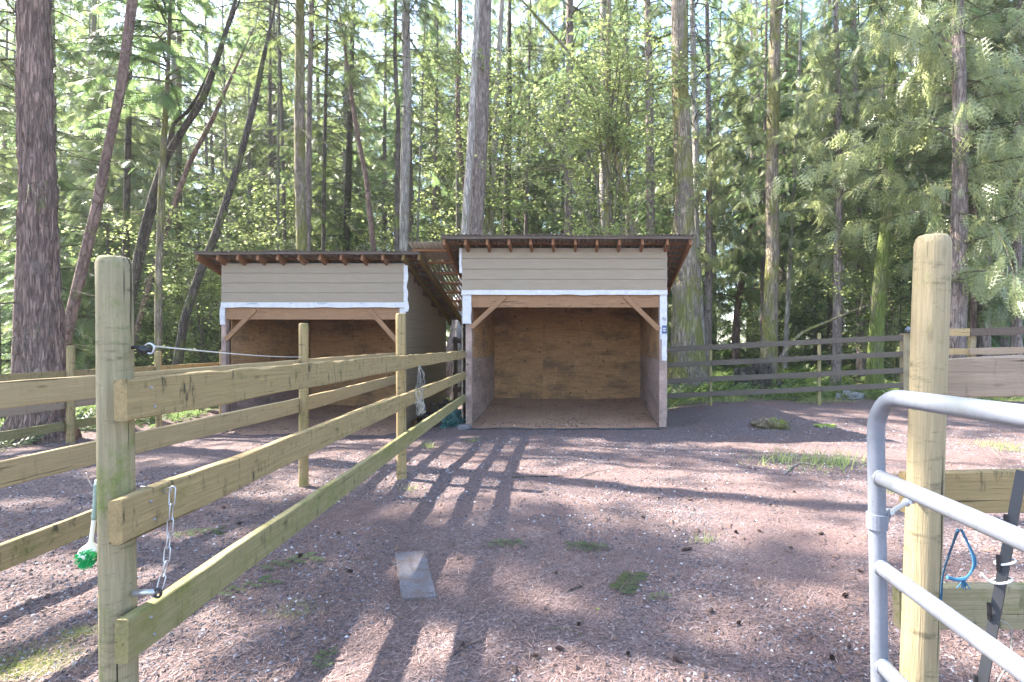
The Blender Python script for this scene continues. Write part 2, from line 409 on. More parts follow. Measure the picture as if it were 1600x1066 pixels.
def board(p0, p1, h, t, mat, parent, name='rail', roll=0, seed=None, share=None, **kw):
    L = (Vector(p1) - Vector(p0)).length
    if share and share in BC: me = BC[share]
    else:
        me = board_mesh(L, h, t, seed=random.random() * 50 if seed is None else seed, **kw)
        if share: BC[share] = me
    return mobj(name, me, mat, parent, frame(p0, p1, roll))
def round_post(base, top, r, mat, parent=None, name='post', n=20, chamfer=.02, bury=.25, seed=0):
    base = Vector(base); top = Vector(top); ax = (top - base).normalized(); p0 = base - ax * bury; L = (top - p0).length
    m = MB(); rows = [(0, r * 1.02)] + [(L * k / 16, r * (1.03 - .04 * k / 16)) for k in range(1, 16)] + [(L - chamfer, r * .99), (L - chamfer * .3, r * .9), (L, r * .78)]
    for x, rr in rows:
        for k in range(n):
            q = 2 * math.pi * k / n
            d = 1 + .035 * mnoise.noise(Vector((math.cos(q) * 1.3, math.sin(q) * 1.3, x * 1.4 + seed))) + .012 * mnoise.noise(Vector((math.cos(q) * 7, math.sin(q) * 7, x * 3 + seed)))
            if x > L - chamfer * 1.5: d *= 1 + .05 * mnoise.noise(Vector((math.cos(q) * 4, math.sin(q) * 4, seed)))
            m.v.append((x, math.cos(q) * rr * d, math.sin(q) * rr * d))
    R = len(rows)
    for i in range(R - 1):
        for k in range(n): m.f.append((i*n + k, i*n + (k+1) % n, (i+1)*n + (k+1) % n, (i+1)*n + k))
    m.f.append(tuple(range(n))[::-1]); m.f.append(tuple((R-1)*n + k for k in range(n)))
    me = m.mesh('post'); me.polygons.foreach_set('use_smooth', [len(p.vertices) == 4 for p in me.polygons])
    return mobj(name, me, mat, parent, frame(p0, top))

def nail(parent, p, n=Vector((1, 0, 0)), r=.006):
    m = MB(); m.tube([Vector(p), Vector(p) + n * .004], [r, r * .8], 6); m.build('nail', M['steel'], parent)

# fence A: from the near left post to the right shelter
def fa(y): return -1.304 - .0725 * y
fA = thing('rail_fence', (fa(1.75) - .09, 1.72, G(-1.5, 1.72)), 'three rail wooden fence running from the near left post to the right shelter', 'fence')
npb = Vector((-1.527, 1.715, G(-1.5, 1.7))); npt = Vector((-1.566, 1.735, CZ + .297))
nearpost = round_post(npb, npt, .049, M['post'], fA, n=32, chamfer=.025, seed=3); nearpost['label'] = 'tall round greenish near post with rounded top'
p2 = Vector((fa(5.19) - .04 - .05, 5.2, 0)); p2.z = G(p2.x, 5.2)
round_post(p2, (p2.x - .01, 5.2, CZ + .32), .048, M['rail'], fA, seed=9, n=16)
YJ = 5.42
specs = [(-.173, 1.62, 'rail', .018), (-.556, 1.60, 'rail', .006), (-.945, 1.625, 'rail_moss', .005)]
for k, (zc, y0, mt, wn_) in enumerate(specs):
    zf = {0: -.168, 1: -.545, 2: -.945}[k]
    t = .04
    zj = zc + (zf - zc) * (YJ - y0) / (9.1 - y0)
    board((fa(y0) - t/2, y0, CZ + zc), (fa(YJ) - t/2, YJ - .003, CZ + zj), .141, t, M[mt], fA, seed=3 + k, worn=wn_, seg=90 if k == 0 else 60, wob=.004)
    board((fa(YJ) - t/2 - .004, YJ + .003, CZ + zj), (fa(9.1) - t/2, 9.1, CZ + zf), .138, t, M[mt], fA, seed=13 + k, worn=wn_, wob=.004)
    nail(fA, (fa(1.72) + .0005, 1.72, CZ + zc + .03)); nail(fA, (fa(1.73) + .0005, 1.735, CZ + zc - .035))

# fence C: the farther run on the left, to the left shelter's right post
fC = thing('rail_fence', (-2.64, 5.0, G(-2.64, 5)), 'paler three rail wooden fence behind the first one, ending at the left shelter', 'fence')
Cpts = [(-3.30, 0.9), (-3.02, 2.67), (-2.67, 5.04), (-3.17, 9.58)]
Cz = [(-.26, -.70, -1.14), (-.265, -.68, -1.115), (-.21, -.578, -.91), (-.20, -.59, -.92)]
for k in range(3):
    for i in range(3):
        a = Vector((Cpts[i][0], Cpts[i][1], CZ + Cz[i][k])); b = Vector((Cpts[i+1][0], Cpts[i+1][1], CZ + Cz[i+1][k]))
        dd = (b - a).normalized() * .003
        if i == 0: continue
        if i == 1: a = a - (b - a) * .9
        board(a + dd, b - dd, .140, .038, M['rail_pale'] if k < 2 else M['rail'], fC, worn=.004)
for (px, y, top) in ((477, 5.0, .21),):
    X = (px - PX) / F * y
    round_post((X, y - .03, G(X, y)), (X, y - .03, CZ + top), .043, M['rail'], fC, n=16, seed=4)
round_post((-3.1, 1.55, G(-3.1, 1.5)), (-3.1, 1.55, CZ + .2), .045, M['rail'], fC, n=14, seed=5)

# fence D: at the back left, by the big fir
fD = thing('back_fence', (-7.5, 7.6, G(-7.5, 7.6)), 'low weathered fence running past the big fir trunk towards the left shelter', 'fence')
dp = [(-7.35, 5.0), (-7.50, 7.6), (-7.66, 9.4), (-7.75, 11.2), (-7.75, 13.0)]
for i, (x, y) in enumerate(dp):
    round_post((x, y, G(x, y)), (x, y, CZ + (-.01 if i == 1 else -.12)), .05 if i == 1 else .045, M['rail'], fD, n=14, seed=i)
for i in range(4):
    for zz, mt in ((-.45, 'rail'), (-.88, 'board_pink'), (-1.20, 'rail_moss')):
        a = Vector((dp[i][0] - .075, dp[i][1] + .003, CZ + zz)); b = Vector((dp[i+1][0] - .075, dp[i+1][1] - .003, CZ + zz))
        board(a, b, .13, .03, M[mt], fD)

# fence R: dark four rail fence right of the right shelter
fR = thing('dark_rail_fence', W(1110, 632, 11.6), 'dark four rail fence behind the yard, right of the right shelter', 'fence')
RX = lambda px, y: (px - PX) / F * y
lft = [546, 570.5, 595.5, 618.5]; rgt = [527.5, 553, 578.5, 601.5]
stops = [(1022, 11.62), (1110, 11.6), (1280, 11.5), (1412, 11.3)]
def ry(k, px): return lft[k] + (rgt[k] - lft[k]) * (px - 1045) / (1410 - 1045)
for k in range(4):
    for i in range(3):
        a = W(stops[i][0], ry(k, stops[i][0]), stops[i][1]); b = W(stops[i+1][0], ry(k, stops[i+1][0]), stops[i+1][1])
        a.y -= .05; b.y -= .05; d_ = (b - a).normalized() * .003
        board(a + d_, b - d_, .115, .03, M['dark_rail'], fR, wob=.006)
for px, y, topy in ((1110, 11.6, 538), (1280, 11.5, 521)):
    X = RX(px, y); round_post((X, y, G(X, y)), (X, y, CZ - (topy - PY) / F * y), .04, M['rail_moss'], fR, n=12)
X = RX(1414, 11.3); gp = thing('fence_post', (X, 11.3, G(X, 11.3)), 'pale square corner post where the dark rails end, seen left of the gate post', 'post')
board((X, 11.3, G(X, 11.3) - .2), W(1414, 521, 11.3), .15, .15, M['post_clean'], gp, name='shaft')
mb = MB(); p = W(1419, 519, 11.15); mb.tube([p - Vector((.05, 0, -.03)), p + Vector((0, 0, .06)), p + Vector((.09, 0, .03))], [.05, .07, .04], 8); o = mb.build('insulator', M['gate'], gp)  # small grey ratchet clamp on the corner post, not an insulator
# fence S: two rail run further right, sunlight on its left boards put into the colour
fS = thing('side_rail_fence', W(1520, 560, 10.6), 'two rail fence with left boards coloured pale for sunlight and grey ones beyond, behind the right gate post', 'fence')
for (a, b, c, mt) in (((1424, 518, 11.1), (1516, 519.5, 10.5), .15, 'rail_pale'), ((1516, 519.5, 10.5), (1800, 507, 9.6), .15, 'oldfascia'), ((1424, 550, 11.1), (1514, 549.5, 10.5), .14, 'rail_pale'), ((1514, 549, 10.45), (1800, 543, 9.6), .14, 'board_pink'), ((1424, 582, 11.1), (1516, 582, 10.5), .14, 'rail_pale'), ((1516, 582, 10.5), (1800, 583, 9.6), .14, 'oldfascia')):
    a = W(*a); b = W(*b); d_ = (b - a).normalized() * .003; board(a + d_, b - d_, c, .035, M[mt], fS, wob=.01)
X = RX(1518, 10.6); board((X, 10.6, G(X, 10.6) - .2), W(1518, 516, 10.6), .1, .1, M['post_clean'], fS, name='post')
X = RX(1690, 10.0); board((X, 10.05, G(X, 10.05) - .2), W(1690, 505, 10.05), .1, .1, M['post_clean'], fS, name='post')

# fence between the shelters
fM = thing('gap_fence', (-2.5, 12.9, G(-2.5, 12.9)), 'dark boards closing the gap between the two shelters', 'fence')
for zz in (.1, -.75, -1.13): board((-3.1, 12.9, CZ + zz), (-1.9, 12.9, CZ + zz), .13, .03, M['dark_rail'], fM)
for xx in (-3.05, -1.95): board((xx, 12.97, G(xx, 12.97) - .1), (xx, 12.97, CZ + .2), .09, .09, M['dark_rail'], fM, name='post')

# near right post and boards
gpost_b = Vector((1.17, 1.76, G(1.17, 1.76))); gpost_t = Vector((1.227, 1.76, CZ + .374))
fF = thing('board_fence', gpost_b, 'near right fence of three wide boards on a thick round gate post', 'fence')
o = round_post(gpost_b, gpost_t, .055, M['post_clean'], fF, n=32, chamfer=.03, seed=22); o['label'] = 'thick pale round gate post'
board((1.235, 1.875, CZ - .115), (3.6, 1.80, CZ - .10), .148, .042, M['board_pink'], fF, worn=.02, wob=.006, seg=40, seed=5)['label'] = 'pinkish board with an uneven bark edge on top'
board((1.212, 1.90, CZ - .545), (3.6, 1.83, CZ - .50), .150, .042, M['rail'], fF, seed=8)
board((1.182, 1.89, CZ - .965), (3.6, 1.83, CZ - .93), .155, .042, M['post'], fF, seed=11)
round_post((3.3, 1.98, G(3.3, 1.98)), (3.3, 1.98, CZ + .35), .066, M['post_clean'], fF, n=20, seed=2)

# ------------------------------------------------------------ shelters
def corrugated(x0, x1, y0, y1, ztop, slope, mat, parent, name='roof_sheet', pitch=.076, amp=.011, seed=0, holes=None):
    nx = int((x1 - x0) / pitch * 8); ny = 10; m = MB()
    for lay in (0, -.0025):
        for j in range(ny + 1):
            for i in range(nx + 1):
                x = x0 + (x1 - x0) * i / nx; y = y0 + (y1 - y0) * j / ny
                z = ztop - slope * (y - y0) + amp * math.cos(2 * math.pi * (x - x0) / pitch) - amp
                z += .012 * mnoise.noise(Vector((x * 1.3, y * 1.1, seed))) + (.02 * mnoise.noise(Vector((x * .9 + seed, 3, 1))) if j == 0 else 0)
                yy = y + (.012 * mnoise.noise(Vector((x * 4, seed, 0))) if j == 0 else 0)
                m.v.append((x, yy, z + lay))
    S = (nx + 1) * (ny + 1)
    for j in range(ny):
        for i in range(nx):
            if holes and holes(i, j, nx, ny): continue
            a = j * (nx + 1) + i
            m.f.append((a, a + 1, a + nx + 2, a + nx + 1)); m.f.append((S + a, S + a + nx + 1, S + a + nx + 2, S + a + 1))
    for i in range(nx): m.f.append((i, S + i, S + i + 1, i + 1))
    for j in range(ny):
        a = j * (nx + 1); m.f.append((a, a + nx + 1, S + a + nx + 1, S + a)); b = a + nx; m.f.append((b, S + b, S + b + nx + 1, b + nx + 1))
    return m.build(name, mat, parent, smooth=True)
def panel(p, sx, sy, sz, mat, parent, name='wall_panel'):
    m = MB(); m.box(-sx/2, sx/2, -sy/2, sy/2, -sz/2, sz/2); return mobj(name, m.mesh(name), mat, parent, Matrix.Translation(Vector(p)))

def shelter(label, X0, X1, yf, zb, s_top, s_bot, w_bot, h_bot, post_l, post_r, braces, roof, raft_px, plank_h, depth=3.0):
    """all z given above the camera height"""
    t = thing('horse_shelter', ((X0 + X1) / 2, yf, CZ + zb), label, 'shelter')
    RX0, RX1, ry0, rz, sl = roof
    yb = yf + depth
    zr = lambda y: CZ + rz - sl * (y - ry0) - .135          # underside of the purlins' line, wall top limit
    # front siding
    n = 4; ph = (s_top - s_bot) / n
    for k in range(n):
        zc = CZ + s_top - ph * (k + .5)
        board((X0 + .006, yf - .018 - .004 * (k % 2), zc), (X1 - .006, yf - .018 - .004 * (k % 2), zc + random.uniform(-.002, .002)), ph - .006, .012, M['siding'], t, name='siding_plank', roll=math.radians(-2.2), wob=.0012, ch=.002)
    m = MB(); m.box(X0, X1, yf - .006, yf - .001, CZ + s_bot - .02, CZ + s_top); m.build('sheathing', M['wrap'], t)
    # wrap strip under the siding
    m = MB(); N = 60
    for i in range(N + 1):
        x = X0 - .005 + (X1 - X0 + .01) * i / N; e = .012 * mnoise.noise(Vector((x * 3, X0, 0)))
        m.v += [(x, yf - .030, CZ + s_bot + .004), (x, yf - .033 + e * .3, CZ + w_bot + e), (x, yf - .024, CZ + w_bot + e), (x, yf - .024, CZ + s_bot + .004)]
    for i in range(N):
        a = i * 4
        for k in range(4): m.f.append((a + k, a + (k+1) % 4, a + 4 + (k+1) % 4, a + 4 + k)[::-1])
    m.build('wrap_strip', M['wrap'], t)
    # header and corner posts
    board((post_l[1] - .0, yf + .03, CZ + (w_bot + h_bot) / 2 + .01), (post_r[0], yf + .03, CZ + (w_bot + h_bot) / 2 + .01), w_bot - h_bot + .03, .04, M['lumber'], t, name='header')
    for (a, b) in (post_l, post_r):
        board(((a + b) / 2, yf + .05, CZ + zb + .02), ((a + b) / 2, yf + .05, CZ + w_bot + .03), .10, b - a, M['ply_pale'], t, name='corner_post', roll=0)
    for (xa, za, xb, zb_) in braces:
        board((xa, yf + .005, CZ + za), (xb, yf + .005, CZ + zb_), .085, .04, M['lumber'], t, name='knee_brace')
    # side and back walls: plywood inside, siding outside
    iz = CZ + zb
    for side, xw in ((-1, X0), (1, X1)):
        seam = iz + 1.24
        for (z0, z1, mt) in ((iz + .03, seam - .004, 'ply_pale'), (seam + .004, None, 'ply')):
            for (ya, ybb) in ((yf + .105, yf + 1.33), (yf + 1.338, yb - .02)):
                xa = xw - side * .11; m = MB(); th = side * .012
                ztA = z1 if z1 else zr(ya) - .02; ztB = z1 if z1 else zr(ybb) - .02
                vsx = [(xa, ya, z0), (xa, ybb, z0), (xa, ybb, ztB), (xa, ya, ztA), (xa + th, ya, z0), (xa + th, ybb, z0), (xa + th, ybb, ztB), (xa + th, ya, ztA)]
                m.add(vsx, [(0,1,2,3),(7,6,5,4),(0,4,5,1),(1,5,6,2),(2,6,7,3),(3,7,4,0)])
                c = Vector((xa, (ya + ybb) / 2, z0)); m.build('wall_panel', M[mt], t, Matrix.Translation(c))
        # studs
        for yy in (yf + .75, yf + 1.4, yf + 2.1, yb - .06):
            xs_ = xw - side * .05; board((xs_, yy, iz + .02), (xs_, yy, zr(yy) - .03), .04, .085, M['lumber'], t, name='stud')
        k = 0; z = iz + .18
        while z < zr(yf) - .03:
            # shorten the plank where the roof comes down
            ymax = yb
            if z + plank_h > zr(yb): ymax = min(yb, ry0 + (CZ + rz - .135 - z - plank_h * .9) / sl)
            if ymax - yf < .25: break
            board((xw - side * .0, yf + .002, z + plank_h / 2), (xw, ymax, z + plank_h / 2), plank_h - .004, .012, M['siding'], t, name='siding_plank', roll=math.radians(3.5 * side), wob=.001, ch=.002, seg=6)
            z += plank_h; k += 1
    xi0, xi1 = X0 + .1, X1 - .1
    for i in range(3):
        a = xi0 + (xi1 - xi0) * i / 3; b = xi0 + (xi1 - xi0) * (i + 1) / 3
        panel(((a + b) / 2, yb - .01, iz + .62), b - a - .005, .012, 1.22, M['ply'], t)
        hh = zr(yb) - iz - 1.25
        panel(((a + b) / 2, yb - .01, iz + 1.245 + hh / 2), b - a - .005, .012, hh, M['ply'], t)
    m = MB(); m.box(X0, X1, yb + .005, yb + .03, iz, zr(yb)); m.build('back_wall', M['ply'], t)
    # roof: rafters, purlins, sheets
    y1 = yb + .35; dz = sl
    for i, px in enumerate(raft_px):
        x = px; ra = Vector((x, ry0 + .01, CZ + rz - .115)); rb = Vector((x, y1, CZ + rz - .115 - sl * (y1 - ry0)))
        edge = i in (0, len(raft_px) - 1)
        board(ra, rb, .125, .042, M['rafter'] if i < len(raft_px) - 2 or X0 > -4 else M['rafter_moss'], t, name='rafter', seed=i)
    yy = ry0 + .02
    while yy < y1:
        z = CZ + rz - .036 - sl * (yy - ry0)
        board((RX0 + .03, yy + .04, z), (RX1 - .03, yy + .04, z), .022, .075, M['rafter'], t, name='purlin', wob=.001, ch=.002, seg=3, share='purl%f' % X0)
        yy += .235
    board((RX0 + .01, ry0 - .012, CZ + rz - .052), (RX1 - .01, ry0 - .012, CZ + rz - .052), .05, .018, M['oldfascia'], t, name='fascia', wob=.006)
    nsh = 4
    for i in range(nsh):
        a = RX0 + (RX1 - RX0) * i / nsh; b = RX0 + (RX1 - RX0) * (i + 1) / nsh
        corrugated(a, b + .03 if i < nsh - 1 else b, ry0 - .04, y1 + .03, CZ + rz + .003 * (i % 2), sl, M['roof'], t, seed=i + X0)
    # needle litter and moss on the roof edge
    m = []
    R = np.random.default_rng(int(abs(X0 * 100)))
    cnt = 2600; cx = R.uniform(RX0, RX1, cnt); cy = ry0 + np.abs(R.normal(0, .9, cnt)); cy = np.minimum(cy, y1); cz_ = CZ + rz - sl * (cy - ry0) + .002
    cl = vnoise(cx, cy, 3, 4) > .45; cx, cy, cz_ = cx[cl], cy[cl], cz_[cl]
    P = np.stack([cx, cy, cz_], -1); T = P[:, None, :] + R.normal(0, .022, (len(P), 3, 3)) * np.array([1, 1, .6])
    o = mobj('roof_litter', soup('litter', T), BK['twig'], t, None); o.matrix_basis = WM[t.name].inverted(); tag(o, kind='stuff')
    return t

c = lambda px, y: (px - PX) / F * y
yR = 9.14
rafR = [c(p, 8.86) for p in (694, 727, 761, 795, 829, 864, 899, 933, 968, 1004, 1043, 1079)]
shR = shelter('taller right hand open shelter with beige siding front and empty brown interior', c(722, yR), c(1042, yR), yR, -1.49, 1.726, .971, .89, .674,
    (c(727.5, yR), c(737, yR)), (c(1030, yR), c(1041.5, yR)),
    ((c(737, yR), .31, c(789, yR), .87), (c(1030, yR), .27, c(976, yR), .87)),
    (c(688, 8.84), c(1084.5, 8.84), 8.84, 1.90, .272), rafR, .18, 2.95)
yL = 9.60
rafL = [c(p, 9.38) for p in (306, 340, 371.5, 403, 434, 467, 500, 533, 566, 598, 630, 655)]
rafL[0] = c(303, 9.36) + .05
shL = shelter('lower left hand open shelter with beige siding front and dark brown interior', c(347, yL), c(633, yL), yL, -1.67, 1.525, .79, .70, .48,
    (c(344, yL) + .02, c(353, yL)), (c(623, yL), c(633, yL)),
    ((c(353, yL), .10, c(399, yL), .67), (c(623, yL), .03, c(577, yL), .67)),
    (c(303, 9.36), c(656.5, 9.36), 9.36, 1.725, .295), rafL, .18, 3.0)
# wrap flaps on the posts, print marks, knots
def flap(parent, x0, x1, y, ztop, zbot, ragged=.03, seed=0, name='wrap_flap'):
    m = MB(); N = 12
    for i in range(N + 1):
        z = ztop + (zbot - ztop) * i / N
        e = ragged * mnoise.noise(Vector((z * 5, seed, 0))) * (i / N)
        for x in (x0, x1):
            xx = x + (e if x == x1 else e * .2); b = .006 * mnoise.noise(Vector((z * 9, x, seed)))
            m.v += [(xx, y + b, z), (xx, y + b + .004, z)]
    for i in range(N):
        a = i * 4
        m.f += [(a, a+4, a+6, a+2), (a+1, a+3, a+7, a+5), (a, a+1, a+5, a+4), (a+2, a+6, a+7, a+3)]
    m.f += [(0, 2, 3, 1), (N*4, N*4+1, N*4+3, N*4+2)]
    return m.build(name, M['wrap'], parent)
flap(shR, c(723, yR), c(736.5, yR), yR - .012, CZ + .89, CZ + .38, .04, 1)
flap(shR, c(1031, yR), c(1042, yR), yR - .012, CZ + .89, CZ + .10, .03, 2)
flap(shR, c(1034, yR), c(1042, yR), yR - .011, CZ + .11, CZ - .28, .09, 5)
flap(shR, c(718, yR), c(722, yR), yR - .02, CZ + 1.72, CZ + 1.28, .05, 3)
flap(shL, c(344, yL), c(352, yL), yL - .012, CZ + .71, CZ + .38, .02, 4)
flap(shL, c(625, yL), c(634, yL), yL - .012, CZ + .71, CZ + .42, .03, 6)
flap(shL, c(631.5, yL), c(638, yL), yL - .03, CZ + 1.52, CZ + .62, .09, 7)
def text(s, p, size, mat, parent, name='printed_letters', rot=0):
    cu = bpy.data.curves.new(name, 'FONT'); cu.body = s; cu.size = size; cu.extrude = .0006; cu.align_x = 'CENTER'; cu.align_y = 'CENTER'
    o = bpy.data.objects.new(name, cu); col.objects.link(o)
    dg = bpy.context.evaluated_depsgraph_get(); me = bpy.data.meshes.new_from_object(o.evaluated_get(dg)); bpy.data.objects.remove(o)
    me.materials.clear()
    return mobj(name, me, mat, parent, Matrix.Translation(Vector(p)) @ Matrix.Rotation(rot, 4, 'Y') @ Matrix.Rotation(math.radians(90), 4, 'X'))
text('RJ', (c(1037.5, yR), yR - .021, CZ + .46), .07, M['print_dark'], shR)
m = MB(); m.box(c(1034.2, yR), c(1041.5, yR), yR - .0225, yR - .019, CZ + .20, CZ + .345); m.build('printed_badge', M['print'], shR)
m = MB(); m.tube([(c(1037.8, yR), yR - .0235, CZ + .272), (c(1037.8, yR), yR - .025, CZ + .272)], .033, 20); m.build('badge_disc', M['wrap'], shR)
m = MB(); m.box(c(1035.3, yR), c(1040.4, yR), yR - .027, yR - .0255, CZ + .262, CZ + .28); m.build('badge_bar', M['print'], shR)
for a, b in ((389, 403), (454, 459), (497, 512), (564, 569)):
    m = MB(); m.box(c(a, yL), c(b, yL), yL - .042, yL - .037, CZ + .765, CZ + .785); m.build('printed_mark', M['tape'], shL)

# bridging roof piece between the shelters, with gaps in it
tB = thing('roof_panel', (c(665, 9.3), 9.3, CZ + 1.8), 'broken pale corrugated roof piece bridging the gap between the shelters', 'roof panel')
R5 = np.random.default_rng(5); hp = R5.random((400, 20))
corrugated(-3.02, -2.2, 9.15, 12.7, CZ + 1.86, .285, M['roof_pale'], tB, name='corrugated_sheet', seed=44,
    holes=lambda i, j, nx, ny: (2 <= j <= 8) and (i % 8 in (3, 4, 5)) and hp[i // 8, j] < .75)
for k in range(7):
    y = 9.4 + k * .5; board((-3.0, y, CZ + 1.86 - .285 * (y - 9.15) - .055), (-2.22, y, CZ + 1.86 - .285 * (y - 9.15) - .055), .05, .05, M['rafter'], tB, name='purlin')

# floors inside, block, mat edge
def floor_patch(name, x0, x1, y0, y1, zb, rise, mat, label, cat, seed):
    nx, ny = 50, 40; xs = np.linspace(x0, x1, nx); ys = np.linspace(y0, y1, ny); X, Y = np.meshgrid(xs, ys)
    u = (X - x0) / (x1 - x0); v = (Y - y0) / (y1 - y0)
    Z = CZ + zb + rise * v ** 2 + .05 * (np.abs(u * 2 - 1) ** 4) * v + .03 * (vnoise(X, Y, 3, seed) - .5) + .012 * (vnoise(X, Y, 11, seed) - .5)
    edge = np.minimum(np.minimum(u, 1 - u) * 8, 1) * np.minimum(v * 12, 1); Z = Z - .05 * (1 - edge) * (v < .1)
    m = MB(); m.v = [tuple(p) for p in np.stack([X, Y, Z], -1).reshape(-1, 3)]
    for j in range(ny - 1):
        for i in range(nx - 1): a = j * nx + i; m.f.append((a, a + 1, a + nx + 1, a + nx))
    o = m.build(name, mat, None, smooth=True); tag(o, label, cat, kind='stuff')
floor_patch('shavings', c(722, yR) + .125, c(1042, yR) - .125, yR - .02, yR + 2.92, -1.46, .18, M['shavings'], 'reddish wood shavings covering the floor of the right shelter', 'shavings', 3)
floor_patch('shavings', c(347, yL) + .125, c(633, yL) - .125, yL - .1, yL + 2.97, -1.635, .15, M['shavings'], 'trodden brown shavings on the floor of the left shelter', 'shavings', 5)
m = MB(); m.box(c(717, 9.15), c(736, 9.15), 9.03, 9.22, CZ - 1.58, CZ - 1.42)
o = m.build('concrete_block', M['concrete'], None, Matrix.Translation(Vector((c(726, 9.1), 9.12, CZ - 1.5)))); tag(o, 'grey concrete block under the left post of the right shelter', 'block')
bm_ = o.modifiers.new('bevel', 'BEVEL'); bm_.width = .012
m = MB(); pts = []
for i in range(30):
    px = 728 + (1032 - 728) * i / 29; y = 8.98 + .05 * math.sin(i * .5); x = c(px, y); pts.append((x, y, G(x, y) + .012 + .012 * mnoise.noise(Vector((i * .4, 2, 0)))))
m.tube(pts, [.012 + .008 * abs(mnoise.noise(Vector((i * .7, 0, 0)))) for i in range(30)], 6)
tag(m.build('rubber_mat_edge', M['rubber'], None), 'black rubber mat edge curling along the floor front of the right shelter', 'mat')

def bedding(x0, x1, y0, y1, zb, rise, label, seed, n):
    R = np.random.default_rng(seed); x = R.uniform(x0, x1, n); y = y0 + (y1 - y0) * R.random(n) ** 1.2; v = (y - y0) / (y1 - y0); u = (x - x0) / (x1 - x0)
    z = CZ + zb + rise * v ** 2 + .05 * (np.abs(u * 2 - 1) ** 4) * v + .006
    k = vnoise(x, y, 2.2, seed) + R.normal(0, .15, n) > .45; x, y, z = x[k], y[k], z[k]
    T = np.stack([x, y, z], -1)[:, None, :] + R.normal(0, 1, (len(x), 3, 3)) * (R.lognormal(0, .5, len(x)) * .007)[:, None, None] * np.array([1, 1, .5])
    t = NT('bedding_bits'); ri = t.n('NewGeometry').outputs['Random Per Island']; t.color(t.ramp(ri, [(0, (.03, .018, .012)), (.45, (.09, .055, .035)), (.8, (.38, .24, .16)), (1, (.55, .40, .28))]))
    tag(mobj('bedding_bits', soup('bits', T), t.m), label, 'bedding', kind='stuff')
bedding(c(722, yR) + .13, c(1042, yR) - .13, yR, yR + 2.9, -1.455, .18, 'bits of bark and bedding lying on the floor of the right shelter', 61, 9000)
bedding(c(347, yL) + .13, c(633, yL) - .13, yL, yL + 2.9, -1.63, .15, 'bits of bark and bedding lying on the floor of the left shelter', 62, 7000)

# ------------------------------------------------------------ gate
gt = thing('farm_gate', (.88, 1.5, G(.88, 1.5)), 'grey tubular steel farm gate opened towards the camera at right', 'gate')
GX = lambda z: .874 + .02 * max(0, -(z)) * .8
def gpnt(y, z): return Vector((GX(z), y, CZ + z))
pts = [gpnt(1.5, -1.22)] + [gpnt(1.5, z) for z in np.linspace(-1.1, -.28, 8)]
for a in np.linspace(0, 90, 9)[1:]:
    a = math.radians(a); pts.append(gpnt(1.5 - .12 * (1 - math.cos(a)), -.26 + .115 * math.sin(a)))
pts += [gpnt(y, -.145 + .014 * (1.38 - y)) for y in np.linspace(1.2, -2.0, 12)]
pts += [gpnt(-2.1, -.2), gpnt(-2.1, -1.22)]
m = MB(); m.tube(pts, .0235, 20); m.build('gate_frame', M['gate'], gt, smooth=True)
for z0, z1 in ((-.385, -.385), (-.645, -.648), (-.93, -.93), (-1.2, -1.2)):
    m = MB(); m.tube([gpnt(1.495, z0), gpnt(-2.1, z1)], .0215, 18)
    m.v = m.v; m.build('gate_bar', M['gate'], gt, smooth=True)
    m = MB(); m.tube([gpnt(1.478, z0), gpnt(1.472, z0)], [.0255, .0225], 16); m.build('weld', M['gate'], gt, smooth=True)
hz = CZ - .515
m = MB(); m.tube([(GX(-.5), 1.5, hz - .022), (GX(-.5), 1.5, hz + .022)], .029, 20); hb = m.build('hinge_bracket', M['gate'], gt)
m = MB(); mm_ = Matrix.Rotation(math.radians(40), 4, 'Z')
m.box(.02, .085, -.006, .006, -.019, .019); m.v = [tuple(Vector((GX(-.5), 1.5, hz)) + (mm_ @ Vector(v))) for v in m.v]; m.build('hinge_plate', M['gate'], gt)
m = MB(); a = Vector((GX(-.5) + .055, 1.548, hz)); b = Vector((1.15, 1.735, hz)); m.tube([a, b], .0075, 10); m.tube([b.lerp(a, .12), b.lerp(a, .16)], .016, 6); m.tube([b.lerp(a, .3), b.lerp(a, .36)], .014, 6)
m.tube([a.lerp(b, .02), a.lerp(b, .14)], .013, 8); m.build('hinge_bolt', M['steel'], gt)

# ------------------------------------------------------------ small things on the fences
def cr(pts, n=8):
    P = [Vector(p) for p in pts]; P = [P[0] * 2 - P[1]] + P + [P[-1] * 2 - P[-2]]; out = []
    for i in range(1, len(P) - 2):
        for k in range(n):
            t = k / n; a, b, c_, d = P[i-1], P[i], P[i+1], P[i+2]
            out.append(.5 * ((2*b) + (c_ - a) * t + (2*a - 5*b + 4*c_ - d) * t*t + (3*b - a - 3*c_ + d) * t**3))
    return out + [P[-2]]
